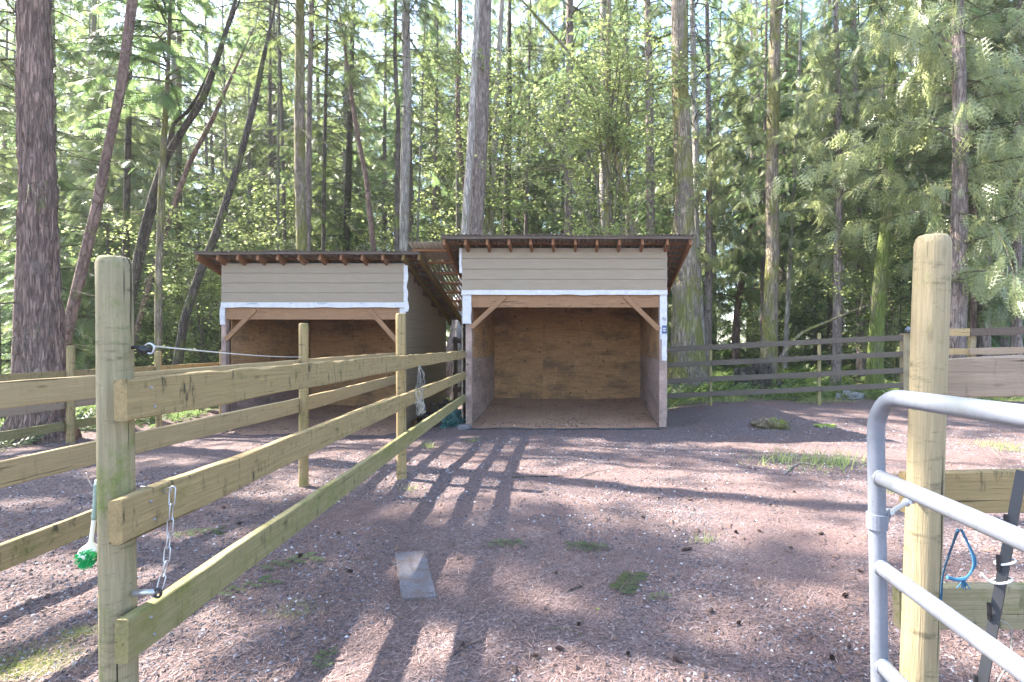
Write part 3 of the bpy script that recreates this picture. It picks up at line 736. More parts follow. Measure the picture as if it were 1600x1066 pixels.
# brush
by = 1.72; bt = thing('scrub_brush', W(141, 885, by), 'white and green dish brush hanging on the left of the near post', 'brush')
m = MB(); m.tube(cr([W(151, 757, by), W(149.5, 785, by), W(147, 812, by)], 10), [.0075 if (i % 3) else .009 for i in range(21)], 12); m.build('grip', M['greyp'], bt, smooth=True)
m = MB(); m.tube(cr([W(152, 750, by), W(151, 757, by)], 3), .0065, 10); m.build('handle_cap', M['whitep'], bt, smooth=True)
m = MB(); m.tube(cr([W(147, 812, by), W(143.5, 838, by), W(142, 850, by), W(140.5, 861, by), W(140, 872, by)], 6), [.006]*6 + [.006]*4 + [.007, .0085, .011, .015, .019, .023, .026, .0285, .030, .0305, .030, .029, .027, .024, .02], 16); m.build('handle', M['whitep'], bt, smooth=True)
m = MB(); cc = W(140, 870, by - .012)
R6 = random.Random(4)
for k in range(240):
    a = R6.random() * 6.283; r = .0285 * math.sqrt(R6.random()); p = cc + Vector((r * math.cos(a), 0, r * math.sin(a) * .92)); q = p + Vector((r * math.cos(a) * .25 + R6.uniform(-.002, .002), -.02, r * math.sin(a) * .2 - .004)); m.tube([p, q], [.0014, .0012], 4)
o = m.build('bristles', M['green'], bt); o['kind'] = 'stuff'
m = MB(); m.tube(cr([W(157, 752, 1.74), W(146, 760, 1.72), W(139, 752, 1.71), W(134.5, 739, 1.70)], 6), .0018, 6); tag(m.build('bent_nail', M['steel'], None), 'bent steel hook beside the near post above the brush', 'hook')
# insulator and wire
it = thing('wire_insulator', W(215, 545, 1.76), 'black and silver insulator screwed into the near post', 'insulator')
m = MB(); m.tube([W(207, 543, 1.74), W(216, 543.5, 1.74)], .006, 8); m.tube(cr([W(214, 543, 1.74), W(221, 545, 1.74), W(228, 548, 1.74), (W(236, 545, 1.74))], 3), [.007, .010, .009, .012, .014, .013, .012, .011, .010, .006], 10); m.build('body', M['blackp'], it, smooth=True)
m = MB(); m.tube(cr([W(226, 540, 1.735), W(234, 537, 1.735), W(241, 542, 1.735), W(238, 552, 1.735), W(231, 552, 1.735)], 4), .0035, 8); m.build('clip', M['steel'], it, smooth=True)
m = MB(); A = W(240, 541, 1.74); B = W(472, 558, 4.95); m.tube([A.lerp(B, i / 14) - Vector((0, 0, .012 * math.sin(math.pi * i / 14))) for i in range(15)], .0028, 6)
tag(m.build('fence_wire', M['wire'], None), 'thin pale wire strung from the near post to the middle post', 'wire')
# chain with eye bolt
ch = thing('hanging_chain', W(264, 764, 1.74), 'galvanised chain hanging over the middle rail beside the near post', 'chain')
def link(c0, c1, rot, w=.010, r=.0024):
    c0 = Vector(c0); c1 = Vector(c1); ax = (c1 - c0).normalized(); L = (c1 - c0).length / 2; mid = (c0 + c1) / 2
    s = ax.cross(Vector((0, -1, 0))).normalized(); s = Matrix.Rotation(rot, 3, ax) @ s
    pts = []
    for k in range(20):
        a = 2 * math.pi * k / 20; pts.append(mid + s * (w * math.sin(a)) + ax * ((L - w + .004) * (1 if math.cos(a) > 0 else -1) * min(1, abs(math.cos(a)) * 6) + w * math.cos(a)))
    m = MB(); m.tube(pts, r, 6, closed=True); m.build('link', M['steel'], ch, smooth=True)
cpts = [W(270, 762, 1.755), W(268, 789, 1.75), W(266.5, 811, 1.748), W(265, 834, 1.745), W(262, 856, 1.74), W(260, 878, 1.735), W(255, 900, 1.73), W(249, 922, 1.72)]
for i in range(7): link(cpts[i], cpts[i+1], 0 if i % 2 == 0 else 1.35)
m = MB(); m.tube(cr([W(219, 772, 1.80), W(236, 767, 1.79), W(252, 769, 1.78), W(262, 762, 1.775), W(268, 766, 1.765), W(258, 771, 1.77), W(244, 763, 1.80), W(220, 760, 1.83)], 5), .002, 6); m.build('wire_loop', M['steel'], ch)
eb = thing('gate_eye_bolt', W(216, 928, 1.72), 'dark eye bolt sticking out of the near post at the chain end', 'bolt')
m = MB(); m.tube([W(210, 927, 1.71), W(243, 925, 1.70)], [.011, .009], 10); m.build('shank', M['steel'], eb, smooth=True)
m = MB(); C0 = W(246, 927, 1.70); m.tube([C0 + Vector((.012 * math.cos(a), 0, .014 * math.sin(a))) for a in np.linspace(0, 6.283, 15)[:-1]], .0045, 8, closed=True); m.build('eye', M['blackp'], eb, smooth=True)
# pale twine on the second post
tw = MB(); R7 = random.Random(8)
for s in range(7):
    x0 = R7.uniform(654, 658); pts = [W(x0, 572, 5.0)]
    for k in range(5): pts.append(W(655 + R7.uniform(-6, 9), 590 + k * 14 + R7.uniform(-4, 4), 5.0 + R7.uniform(-.04, .04)))
    for k in range(5): pts.append(W(657 + R7.uniform(-9, 9), 632 + R7.uniform(-10, 18), 5.0 + R7.uniform(-.05, .05)))
    tw.tube(cr(pts, 5), .0022, 5)
tag(tw.build('baling_twine', M['twine'], None), 'tangle of pale baling twine hanging on the second post of the front fence', 'twine')
# blue twine and black stake at the gate
m = MB()
for off in (0, .006):
    m.tube(cr([W(1496 + off * 300, 828, 1.2), W(1489, 850, 1.35 + off), W(1480, 875, 1.5), W(1473, 900, 1.62), W(1470 + off * 200, 930, 1.7), W(1469, 948, 1.7)], 6), .0028, 6)
    m.tube(cr([W(1502, 828, 1.2), W(1513, 850, 1.2 + off), W(1524 - off * 500, 876, 1.2), W(1518, 893, 1.2), W(1509, 904, 1.2 + off)], 6), .0028, 6)
m.tube(cr([W(1509, 904, 1.2), W(1495, 906, 1.2), W(1480, 902, 1.2)], 5), .0045, 6)
for k in range(14): a = W(1506, 906, 1.2); m.tube([a, a + Vector((R7.uniform(-.01, .01), R7.uniform(-.01, .01), -R7.uniform(.01, .025)))], .0015, 4)
tag(m.build('blue_twine', M['blue'], None), 'frayed blue twine tied round the gate bar beside the right post', 'twine')
A = Vector((1.41, 1.62, CZ - .40)); B = Vector((1.075, 1.45, G(1.1, 1.45)))
st = thing('fence_stake', B, 'black plastic electric fence stake leaning against the right boards', 'stake')
m = MB(); d = (A - B).normalized(); m.tube([B, B.lerp(A, .5), A], [.017, .0185, .0185], 4); m.build('shaft', M['blackp'], st)
for f in (.36, .47, .56, .70, .82): q = B.lerp(A, f); m = MB(); m.tube([q + Vector((-.019, -.006, 0)), q + Vector((-.021, -.006, .05))], .006, 6); m.build('wire_clip', M['blackp'], st)
for f, lab in ((.67, 0), (.725, 1)):
    q = B.lerp(A, f); ring = [q + Vector((.026 * math.cos(a), .022 * math.sin(a), .008 * math.cos(a + .5))) for a in np.linspace(0, 6.283, 17)[:-1]]
    m = MB(); m.tube(ring, .0035, 6, closed=True)
    if lab == 0: m.tube(cr([q + Vector((-.026, -.01, 0)), q + Vector((-.06, -.03, .01)), q + Vector((-.085, -.03, .035))], 5), .003, 6)
    m.build('cable_tie', M['whitep'], st, smooth=True)
m = MB(); q = B.lerp(A, .56); m.tube(cr([q + Vector((.01, 0, 0)), q + Vector((.05, 0, -.03)), q + Vector((.045, 0, -.12)), q + Vector((.01, 0, -.19))], 6), .0018, 5); m.build('string', M['twine'], st)
# tarp and mound between the shelters
def blob(cx, cy, rx, ry_, rz_, seed, crump=.3, nu=40, nv=24):
    m = MB(); z0 = G(cx, cy)
    for j in range(nv + 1):
        ph = math.pi / 2 * j / nv
        for i in range(nu):
            a = 2 * math.pi * i / nu; d = Vector((math.cos(a) * math.cos(ph), math.sin(a) * math.cos(ph), math.sin(ph)))
            r = 1 + crump * mnoise.fractal(d * 2.2 + Vector((seed, 0, 0)), .8, 2.1, 4)
            m.v.append((cx + d.x * rx * r, cy + d.y * ry_ * r, z0 - .03 + d.z * rz_ * r))
    for j in range(nv):
        for i in range(nu): m.f.append((j*nu + i, j*nu + (i+1) % nu, (j+1)*nu + (i+1) % nu, (j+1)*nu + i))
    return m
m = blob(-2.32, 9.75, .26, .3, .27, 3, .5); tag(m.build('crumpled_tarp', M['tarp'], None), 'crumpled dark green tarp on the ground between the two shelters', 'tarp')
m = blob(-2.78, 10.7, .34, .6, .42, 8, .5, 60, 30); tag(m.build('earth_mound', BK['dark'], None), 'dark brown mound against the side wall of the left shelter', 'mound')

# ------------------------------------------------------------ things lying on the ground
def gpx(px, py):
    y = 4.0
    for _ in range(12): y = (CZ - G((px - PX) / F * y, y)) * F / (py - PY)
    return (px - PX) / F * y, y
def hexquad():
    P = [gpx(*q) for q in ((617, 865), (664, 863), (683, 935), (628, 940))]
    m = MB(); zt = max(G(x, y) for x, y in P) + .002; t = [(x, y, zt) for x, y in P]; b = [(x, y, zt - .07) for x, y in P]
    m.add(t + b, [(3,2,1,0),(4,5,6,7),(0,1,5,4),(1,2,6,5),(2,3,7,6),(3,0,4,7)])
    x, y = gpx(650, 900); o = m.build('paving_slab', M['concrete'], None, Matrix.Translation(Vector((x, y, G(x, y))))); bv = o.modifiers.new('b', 'BEVEL'); bv.width = .006; bv.segments = 2
    tag(o, 'flat grey concrete slab sunk in the gravel in front of the camera', 'slab')
hexquad()
bpy.data.objects['paving_slab'].data.materials.clear()
t = NT('dirty_concrete'); v = t.coord((1, 1, 1)); n = t.noise(v, 9, 8, .75); f = t.noise(v, 90, 4, .7)
cc_ = t.mix(t.ramp(f, [(.3, 0.0), (.7, 1.0)]), (.085, .078, .086), (.16, .15, .16)); t.color(t.mix(t.ramp(n, [(.47, 0.0), (.56, .9)]), cc_, t.mix(f, (.04, .028, .026), (.19, .14, .125))))
t.b.inputs['Roughness'].default_value = .95; t.bump(t.math('ADD', n, f), .6, .01); bpy.data.objects['paving_slab'].data.materials.append(t.m)
# cones
m = MB()
for j in range(9):
    z = -.03 + .06 * j / 8; r = .016 * math.sin(math.pi * (j + .8) / 10)
    for k in range(8):
        a = 2 * math.pi * (k + .5 * (j % 2)) / 8; p = Vector((z, r * .7 * math.cos(a), r * .7 * math.sin(a))); q = Vector((z + .012, r * 1.25 * math.cos(a), r * 1.25 * math.sin(a)))
        s = Vector((0, -math.sin(a), math.cos(a))) * .0055; m.add([p - s, p + s, q + s * .5, q - s * .5], [(0, 1, 2, 3)])
m.tube([(-.03, 0, 0), (0, 0, 0), (.03, 0, 0)], [.006, .012, .004], 8)
cone_me = m.mesh('fir_cone'); cone_me.materials.append(plain('cone_scales', (.06, .035, .027), .8, 0, .4))
R8 = random.Random(12)
conepx = [(876, 1017), (905, 978), (834, 1028), (805, 1052), (1300, 1030), (1322, 933), (1325, 1012), (1110, 958), (1075, 860), (1068, 861), (1188, 832), (1235, 858), (1282, 836), (1030, 780), (1078, 783), (1102, 765), (868, 898), (1155, 976), (982, 1024), (225, 932), (75, 935), (286, 935), (303, 933), (470, 870), (545, 895), (1345, 895), (1150, 833), (1203, 790), (1006, 810), (350, 795), (372, 820), (530, 835), (720, 1010), (1060, 1035), (1240, 770), (1180, 735), (950, 720), (1090, 700), (1270, 1000)]
for i, (px, py) in enumerate(conepx):
    x, y = gpx(px, py)
    o = put(bpy.data.objects.new('fir_cone', cone_me), None, Matrix.Translation((x, y, G(x, y) + .012)) @ Matrix.Rotation(R8.random() * 6.28, 4, 'Z') @ Matrix.Scale(R8.uniform(.4, .68), 4))
    tag(o, 'small brown fir cone lying on the gravel of the yard', 'cone', 'fir cones scattered over the yard')

# ------------------------------------------------------------ foliage kit
def frond1(n=7, w=.34, lw=.07, droop=.18, R=rng):
    T = [[(0, -.012, 0), (0, .012, 0), (1, 0, -droop)]]
    for i in range(n):
        t = .1 + .85 * i / n; L = w * math.sin(math.pi * (.25 + .72 * t)) + .04
        for s in (-1, 1):
            b = np.array([t, 0, -droop * t * t]); tip = b + np.array([L * .75, s * L * .8, -droop * .35 * L / w]) ; e = np.array([lw, -s * lw * .4, 0])
            T.append([b - e * .5, b + e * .6, tip]); 
    return np.array([[tuple(p) for p in t] for t in T], float)
def frond2(n=6, sub=3, w=.36, droop=.35):
    T = [[(0, -.008, 0), (0, .008, 0), (1, 0, -droop)]]; T = list(np.array(T, float))
    f = frond1(sub, .40, .15, .1)
    for i in range(n):
        t = .08 + .86 * i / n; L = w * math.sin(math.pi * (.28 + .66 * t)) + .05
        for s in (-1, 1):
            a = s * math.radians(48); ca, sa = math.cos(a), math.sin(a)
            g = f * L; x = g[..., 0] * ca - g[..., 1] * sa; y = g[..., 0] * sa + g[..., 1] * ca; z = g[..., 2] - .25 * g[..., 0]
            T += list(np.stack([x + t, y, z - droop * t * t], -1))
    g = f * .3; T += list(g + np.array([.85, 0, -droop * .8]))
    return np.array(T)
FR2b = frond2(5, 2, .42, .4); FR1 = frond1(); FR1s = frond1(5, .3, .09); FR2 = frond2()
def place(tpl, pos, dirv, scale, roll=None):
    pos = np.asarray(pos, float); d = np.asarray(dirv, float); d = d / np.linalg.norm(d, axis=1, keepdims=True)
    up = np.tile([0, 0, 1.0], (len(d), 1)); y = np.cross(up, d); y /= np.maximum(np.linalg.norm(y, axis=1, keepdims=True), 1e-5); z = np.cross(d, y)
    if roll is not None:
        c_, s_ = np.cos(roll)[:, None], np.sin(roll)[:, None]; y, z = y * c_ + z * s_, z * c_ - y * s_
    Fm = np.stack([d, y, z], 1)                    # (N,3,3)
    v = np.einsum('tij,njk->ntik', tpl, Fm) * np.asarray(scale)[:, None, None, None] + pos[:, None, None, :]
    return v.reshape(-1, 3, 3)
def limb_tris(P, r0, r1):
    P = np.asarray(P, float); n = len(P); T = []; rr = np.linspace(r0, r1, n)
    ang = np.array([0, 2.094, 4.189]); 
    t = np.gradient(P, axis=0); t /= np.linalg.norm(t, axis=1, keepdims=True) + 1e-9
    a = np.cross(t, [0, 0, 1.0]); a /= np.linalg.norm(a, axis=1, keepdims=True) + 1e-6; b = np.cross(a, t)
    ring = P[:, None, :] + rr[:, None, None] * (np.cos(ang)[None, :, None] * a[:, None, :] + np.sin(ang)[None, :, None] * b[:, None, :])
    for i in range(n - 1):
        for k in range(3):
            k2 = (k + 1) % 3; T.append([ring[i, k], ring[i, k2], ring[i+1, k2]]); T.append([ring[i, k], ring[i+1, k2], ring[i+1, k]])
    return T
def crown(seed, H, nb, Lmax, tpl, fs, per, shape='cone', droop=.5, elev=10, bare=0.0, fdroop=.6, dens=1.0, zmin=0.0, side=55, lr=.03, wild=0.0):
    """branches and foliage round a trunk, z from zmin to H"""
    R = np.random.default_rng(seed); LT = []; FP, FD, FS = [], [], []
    for i in range(nb):
        u = (i + R.random()) / nb; z = zmin + (H - zmin) * u; az = R.random() * 6.283
        if shape == 'cone': L = Lmax * (1 - u) ** .7 * R.uniform(.6, 1.1) + .25
        elif shape == 'column': L = Lmax * (1 - u ** 3) * R.uniform(.5, 1.1) + .2
        else: L = Lmax * math.sin(math.pi * (.12 + .85 * u)) ** .6 * R.uniform(.45, 1.1) + .2
        e = math.radians(elev + R.normal(0, 10 + 16 * wild)); n = 7; t = np.linspace(0, 1, n)
        h = L * t * math.cos(e); zz = z + L * t * math.sin(e) - droop * L * t ** 2 * .6 + (.18 * L * np.maximum(t - .7, 0) if shape == 'column' else 0)
        sw = R.normal(0, .12 + .35 * wild) * L * t ** 2; zz = zz + wild * np.cumsum(R.normal(0, .05, n)) * t
        P = np.stack([h * math.cos(az) - sw * math.sin(az), h * math.sin(az) + sw * math.cos(az), zz], -1)
        LT += limb_tris(P, lr * (.4 + L / Lmax * .6), .004)
        if R.random() < bare * (1 - u) * 1.6: 
            for q in range(3):
                tt = R.uniform(.3, .9); b = P[int(tt * 6)]; d = np.array([math.cos(az + R.normal(0, .8)), math.sin(az + R.normal(0, .8)), -R.uniform(0, .6)]); LT += limb_tris([b, b + d * L * .15, b + d * L * .3 - [0, 0, .05]], .006, .002)
            continue
        m = max(3, int(per * L / Lmax * dens)); ts = np.sort(R.uniform(.12, 1, m)); 
        for q, tt in enumerate(ts):
            x = tt * 6; k = min(5, int(x)); b = P[k] + (P[k+1] - P[k]) * (x - k); tan = P[k+1] - P[k]; tan = tan / np.linalg.norm(tan)
            s = (1 if q % 2 else -1) * math.radians(side * R.uniform(.5 - .4 * wild, 1.2 + .3 * wild)); d = np.array([tan[0] * math.cos(s) - tan[1] * math.sin(s), tan[0] * math.sin(s) + tan[1] * math.cos(s), tan[2] - fdroop * R.uniform(.3 - .3 * wild, 1.3 + .5 * wild)])
            FP.append(b); FD.append(d); FS.append(fs * R.uniform(.6 - .25 * wild, 1.25 + .35 * wild) * (1.15 - .5 * tt)); FP[-1] = FP[-1] + R.normal(0, .06 * wild, 3)
        FP.append(P[-1]); FD.append(P[-1] - P[-2]); FS.append(fs * .8)
    R2 = np.random.default_rng(seed + 1)
    F_ = place(tpl, FP, FD, FS, R2.normal(0, .5 + .6 * wild, len(FP)))
    return soup('branches', np.array(LT)), soup('foliage', F_), len(F_)

CR = {}
def reg(key, leafmat, *a, **k):
    b, f, n = crown(*a, **k); b.materials.append(BK['twig']); f.materials.append(leafmat); CR[key] = (b, f); return n
tot = 0
tot += reg('fir1', LF['fir'], 11, 15, 100, 3.0, FR1, .52, 26, droop=.45, elev=8, bare=.4)
tot += reg('fir2', LF['fir'], 12, 13, 85, 2.6, FR1, .48, 24, droop=.55, elev=3, bare=.5)
tot += reg('fir3', LF['hemlock'], 13, 14, 100, 2.4, FR1, .5, 18, droop=.6, elev=12, bare=.4)
tot += reg('cedar1', LF['cedar'], 21, 13, 120, 2.8, FR1, .55, 26, 'column', droop=.7, elev=12, fdroop=1.1)
tot += reg('cedar2', LF['cedar'], 22, 10, 100, 2.3, FR1, .5, 24, 'column', droop=.8, elev=18, fdroop=1.2)
tot += reg('hem1', LF['hemlock'], 31, 6.5, 75, 1.9, FR1, .42, 24, 'cone', droop=.6, elev=10, fdroop=.5)
tot += reg('hem2', LF['hemlock'], 32, 4.2, 55, 1.5, FR1, .36, 22, 'cone', droop=.5, elev=12, fdroop=.5)
tot += reg('lace', LF['hemlock'], 35, 9, 42, 2.6, FR1, .40, 13, 'round', droop=.5, elev=2, bare=.55, fdroop=.4, lr=.02)
tot += reg('boughs', LF['bough'], 41, 8, 54, 3.3, FR2b, .36, 46, 'round', droop=.7, elev=16, fdroop=1.5, lr=.03, side=70, wild=1.0)
def maple(seed, H, W_, nl, key, stems=6):
    R = np.random.default_rng(seed); LT = []; C = []
    for s in range(stems):
        a = R.random() * 6.283; lean = R.uniform(.1, .5); n = 8; t = np.linspace(0, 1, n)
        P = np.stack([math.cos(a) * W_ * lean * t ** 1.5 + R.normal(0, .04, n).cumsum(), math.sin(a) * W_ * lean * t ** 1.5 + R.normal(0, .04, n).cumsum(), H * R.uniform(.7, 1) * t], -1); LT += limb_tris(P, .035, .008)
        for q in range(14):
            k = R.integers(2, 8); b = P[k]; az = R.random() * 6.283; L = R.uniform(.5, 1.3) * W_ * .45; d = np.array([math.cos(az), math.sin(az), R.uniform(-.1, .5)])
            Q = np.array([b, b + d * L * .5, b + d * L + [0, 0, -.08 * L]]); LT += limb_tris(Q, .01, .003)
            for z in range(nl // (stems * 14)):
                tt = R.uniform(.25, 1.05); C.append(b + d * L * tt + R.normal(0, .09, 3) + [0, 0, -.08 * L * tt])
    C = np.array(C); d = R.normal(0, 1, (len(C), 3)) * [1, 1, .35]; leaf_t = np.array([[(0, 0, 0), (.5, .38, .03), (1, 0, -.05)], [(0, 0, 0), (1, 0, -.05), (.5, -.38, .03)]])
    F_ = place(leaf_t, C, d, R.uniform(.05, .11, len(C)), R.normal(0, .6, len(C)))
    b_ = soup('branches', np.array(LT)); f_ = soup('foliage', F_); b_.materials.append(BK['twig']); f_.materials.append(LF['maple']); CR[key] = (b_, f_); return len(F_)
tot += maple(51, 5.0, 3.6, 6000, 'maple1', 8); tot += maple(52, 3.6, 3.0, 5000, 'maple2', 8)
print('foliage template tris', tot)

def add_crown(t, key, loc, rz=0, sc=1.0, sz=None, shrub=False):
    Mx = Matrix.Translation(Vector(loc)) @ Matrix.Rotation(rz, 4, 'Z') @ Matrix.Diagonal((sc, sc, sz or sc, 1))
    b, f = CR[key]
    o = mobj('branches', b, None, t, Mx); o2 = mobj('foliage', f, None, t, Mx); o['kind'] = 'stuff'; o2['kind'] = 'stuff'

def trunk_path(pts, y, H=21, base=None):
    """pts: photo points from the top edge down with widths; returns world path from ground up"""
    P = [W(px, py, y) for px, py, w in pts]; Rr = [w / F * y / 2 * math.cos(math.atan((px - PX) / F)) for px, py, w in pts]
    lo = P[-1] - P[-2] if len(P) > 1 else Vector((0, 0, -1)); lo = lo / max(abs(lo.z), .2)
    P = P[::-1]; Rr = Rr[::-1]
    g = G(P[0].x, y) - .1
    if P[0].z > g + .1: k = P[0].z - g; P.insert(0, P[0] + lo * k * .9); P[0].z = g; Rr.insert(0, Rr[0] * 1.06)
    up = (P[-1] - P[-2]).normalized()
    n = max(1, int((H - P[-1].z) / 3)); last = P[-1]; r = Rr[-1]
    for i in range(1, n + 1): up = (up + Vector((0, 0, .15))).normalized(); last = last + up * 3.0; P.append(last.copy()); Rr.append(r * (1 - .8 * i / n))
    return P, Rr
def trunk_mesh(P, Rr, n=14, ds=.45, rough=.06, flare=.35, furrow=0, seed=0, wig=.02):
    S = [0]
    for i in range(1, len(P)): S.append(S[-1] + (P[i] - P[i-1]).length)
    L = S[-1]; m = MB(); ss_ = []; x = 0
    while x < L: ss_.append(x); x += ds * (1 if x < 9 else 2.5)
    ss_.append(L); ctr = []; rad = []
    xs = [p.x for p in P]; ys = [p.y for p in P]; zs = [p.z for p in P]
    for q in ss_:
        w = mnoise.noise(Vector((q * .5, seed, 0))) * wig; w2 = mnoise.noise(Vector((q * .5, seed + 7, 0))) * wig
        ctr.append(Vector((np.interp(q, S, xs) + w, np.interp(q, S, ys) + w2, np.interp(q, S, zs)))); r = np.interp(q, S, Rr); rad.append(r * (1 + flare * math.exp(-q / (2.2 * Rr[0] + .05))))
    for i, p in enumerate(ctr):
        for k in range(n):
            a = 2 * math.pi * k / n; ca, sa = math.cos(a), math.sin(a); r = rad[i]
            d = 1 + rough * mnoise.noise(Vector((ca * 1.5, sa * 1.5, p.z * 1.2 + seed)))
            if furrow:
                v = Vector((ca * 4.2, sa * 4.2, p.z * 1.15)); v += Vector((mnoise.noise(v * .9 + Vector((3, 3, 3))), mnoise.noise(v * .9), 0)) * .55
                d += furrow * (abs(mnoise.noise(v * 1.6)) * 1.8 - .35) + furrow * .5 * mnoise.noise(Vector((ca * 16, sa * 16, p.z * 5)))
                fl = math.exp(-(ss_[i]) / .45); d += fl * .45 * max(0, math.cos(a * 3 + 1.0)) + fl * .1
            m.v.append((p.x + ca * r * d, p.y + sa * r * d, p.z))
    for i in range(len(ctr) - 1):
        for k in range(n): m.f.append((i*n + k, i*n + (k+1) % n, (i+1)*n + (k+1) % n, (i+1)*n + k))
    return m
def snags(P, Rr, seed, nn, zlo=1.5, zhi=9, Lm=1.2, hang=.5):
    """short bare mossy limbs sticking out of a trunk"""
    R = np.random.default_rng(seed); zs = [p.z for p in P]; T = []
    for i in range(nn):
        z = R.uniform(zlo, zhi); x = np.interp(z, zs, [p.x for p in P]); y = np.interp(z, zs, [p.y for p in P]); az = R.random() * 6.283; L = R.uniform(.3, 1) * Lm
        d = np.array([math.cos(az), math.sin(az), 0]); t = np.linspace(0, 1, 6)[:, None]
        Q = np.array([x, y, z]) + d * L * t + np.array([0, 0, 1.0]) * (L * (.12 * t - hang * t ** 2)) + R.normal(0, .02, (6, 3)) * t * L
        T += limb_tris(Q, .014, .003)
        for q in range(4):
            k = R.integers(1, 6); a2 = az + R.normal(0, .9); d2 = np.array([math.cos(a2), math.sin(a2), -R.uniform(.1, .9)]); T += limb_tris([Q[k], Q[k] + d2 * L * .2, Q[k] + d2 * L * .38 + [0, 0, -.04]], .005, .0015)
    return soup('snags', np.array(T))
TREES = []
def tree(label, pts, y, bk='fir', cr_=None, crz=8, crs=1.0, nsn=14, n=14, name='conifer', cat='tree', H=21, furrow=0, ds=.45, second=None, snl=1.2, szhi=10, group=None):
    seed = len(TREES) * 3.7; P, Rr = trunk_path(pts, y, H)
    base = P[0]; t = thing(name, (base.x, base.y, G(base.x, base.y)), label, cat, group); TREES.append(t)
    m = trunk_mesh(P, Rr, n, ds, furrow=furrow, seed=seed); m.build('trunk', BK[bk], t, smooth=True)
    if nsn: o = mobj('snags', snags(P, Rr, int(seed * 10), nsn, 1.0, szhi, snl), BK['twig'], t, Matrix.Identity(4)); o['kind'] = 'stuff'
    if second:
        P2, R2 = trunk_path(second, y + .05, H * .7); trunk_mesh(P2, R2, n, ds, seed=seed + 5, flare=0).build('limb', BK[bk], t, smooth=True)
    zs = [p.z for p in P]
    for key, z, sc in ([(cr_, crz, crs)] if isinstance(cr_, str) else (cr_ or [])):
        x = np.interp(z, zs, [p.x for p in P]); yy = np.interp(z, zs, [p.y for p in P])
        add_crown(t, key, (x, yy, z), random.random() * 6.28, sc)
    return t

# measured trees, left to right
tree('huge furrowed fir trunk at the left edge behind the near fence', [(52, 0, 52), (57, 200, 57), (62, 400, 63), (66, 560, 68), (68, 650, 74)], 8.0, 'fir_big', 'fir2', 13, 1.0, nsn=16, n=72, H=24, furrow=.17, ds=.06, snl=1.5, szhi=7)
tree('smooth pinkish trunk half hidden behind the huge fir', [(40, 300, 20), (30, 560, 26), (28, 660, 28)], 9.6, 'red', 'lace', 7, 1.0, nsn=4)
tree('long leaning pinkish arbutus trunk crossing behind the near left post', [(206, 0, 17), (190, 130, 17), (168, 230, 16), (150, 330, 19), (125, 430, 20), (104, 520, 21)], 10.5, 'red', None, name='arbutus', nsn=5, snl=.8)
tree('slim straight trunk between the leaning arbutus and the forked tree', [(203, 0, 9), (200, 200, 11), (197, 390, 12), (196, 560, 13)], 14, 'dark', 'lace', 6, 1, nsn=14)
tree('dark forked trunk leaning right, left of the left shelter', [(335, 105, 10), (315, 160, 13), (285, 205, 13), (262, 240, 14), (240, 300, 14), (222, 370, 15), (212, 420, 16)], 12.5, 'dark', 'lace', 9.5, .6, name='broadleaf_tree', nsn=6, second=[(330, 108, 6), (300, 170, 7), (272, 190, 7), (262, 235, 9), (258, 250, 9)], H=8.5)
tree('straight mossy trunk with high fork left of the left shelter', [(262, 120, 7), (258, 200, 10), (253, 300, 12), (249, 420, 12), (246, 590, 13)], 12.0, 'moss', 'hem1', 7, 1, nsn=10)
tree('thin pink leaning trunk behind the forked tree', [(330, 190, 8), (298, 250, 9), (275, 310, 9), (262, 350, 10)], 15, 'red', None, nsn=5, H=7.5)
tree('dark leaning trunk with mossy foot beside the left shelter roof', [(396, 165, 11), (375, 250, 11), (355, 310, 12), (338, 365, 14), (310, 430, 15), (288, 500, 15), (275, 580, 17)], 12.8, 'dark', 'lace', 8, .8, name='broadleaf_tree', nsn=6, H=8.5)
tree('straight mossed trunk above the middle of the left shelter roof', [(468, 0, 15), (468, 200, 17), (471, 390, 18)], 14.5, 'moss', 'fir2', 10, 1, nsn=30, snl=2.0, szhi=9)
tree('thinner trunk just right of the mossed one above the left roof', [(487, 0, 8), (483, 200, 9), (480, 390, 10)], 16, 'fir', 'fir3', 10, 1, nsn=14)
tree('very thin dark pole trunk above the left roof', [(510, 90, 5), (507, 250, 6), (505, 390, 6)], 18, 'dark', 'lace', 7, 1, nsn=10)
tree('reddish crooked trunk seen between pale trunks above the left roof', [(548, 145, 7), (560, 220, 8), (573, 280, 8), (583, 390, 9)], 17, 'red', 'lace', 8, .7, nsn=8, H=10)
tree('dark thin crooked trunk left of the pale one above the shelter gap', [(618, 0, 5), (617, 110, 6), (623, 170, 7), (620, 390, 8)], 15, 'dark', None, nsn=16)
tree('pale sunlit trunk above the right end of the left roof', [(634, 0, 13), (636, 150, 14), (632, 300, 16), (629, 400, 17)], 15.5, 'pale', 'fir1', 10, .9, nsn=22)
tree('thin reddish trunk between the pale trunk and the thick grey pair', [(719, 20, 8), (716, 130, 8), (715, 180, 7), (720, 250, 8), (728, 330, 8)], 17, 'red', 'lace', 9, .8, nsn=6)
tree('slender mossed trunk leaning against the thick grey one behind the shelter gap', [(746, 0, 9), (741, 100, 10), (735, 240, 12), (726, 370, 13), (716, 560, 16)], 14.0, 'pale', None, nsn=6)
tree('thick grey trunk rising behind the left end of the right roof', [(757, 0, 22), (753, 150, 23), (747, 280, 25), (741, 370, 27), (716, 580, 44)], 14.6, 'fir', 'fir2', 13, 1.1, nsn=12, n=24, furrow=.05, ds=.2)
tree('narrow grey-green trunk right of the thick grey one', [(784, 0, 8), (778, 130, 9), (772, 260, 10), (765, 370, 11)], 17, 'pale', 'maple1', 4.5, 1.2, nsn=4)
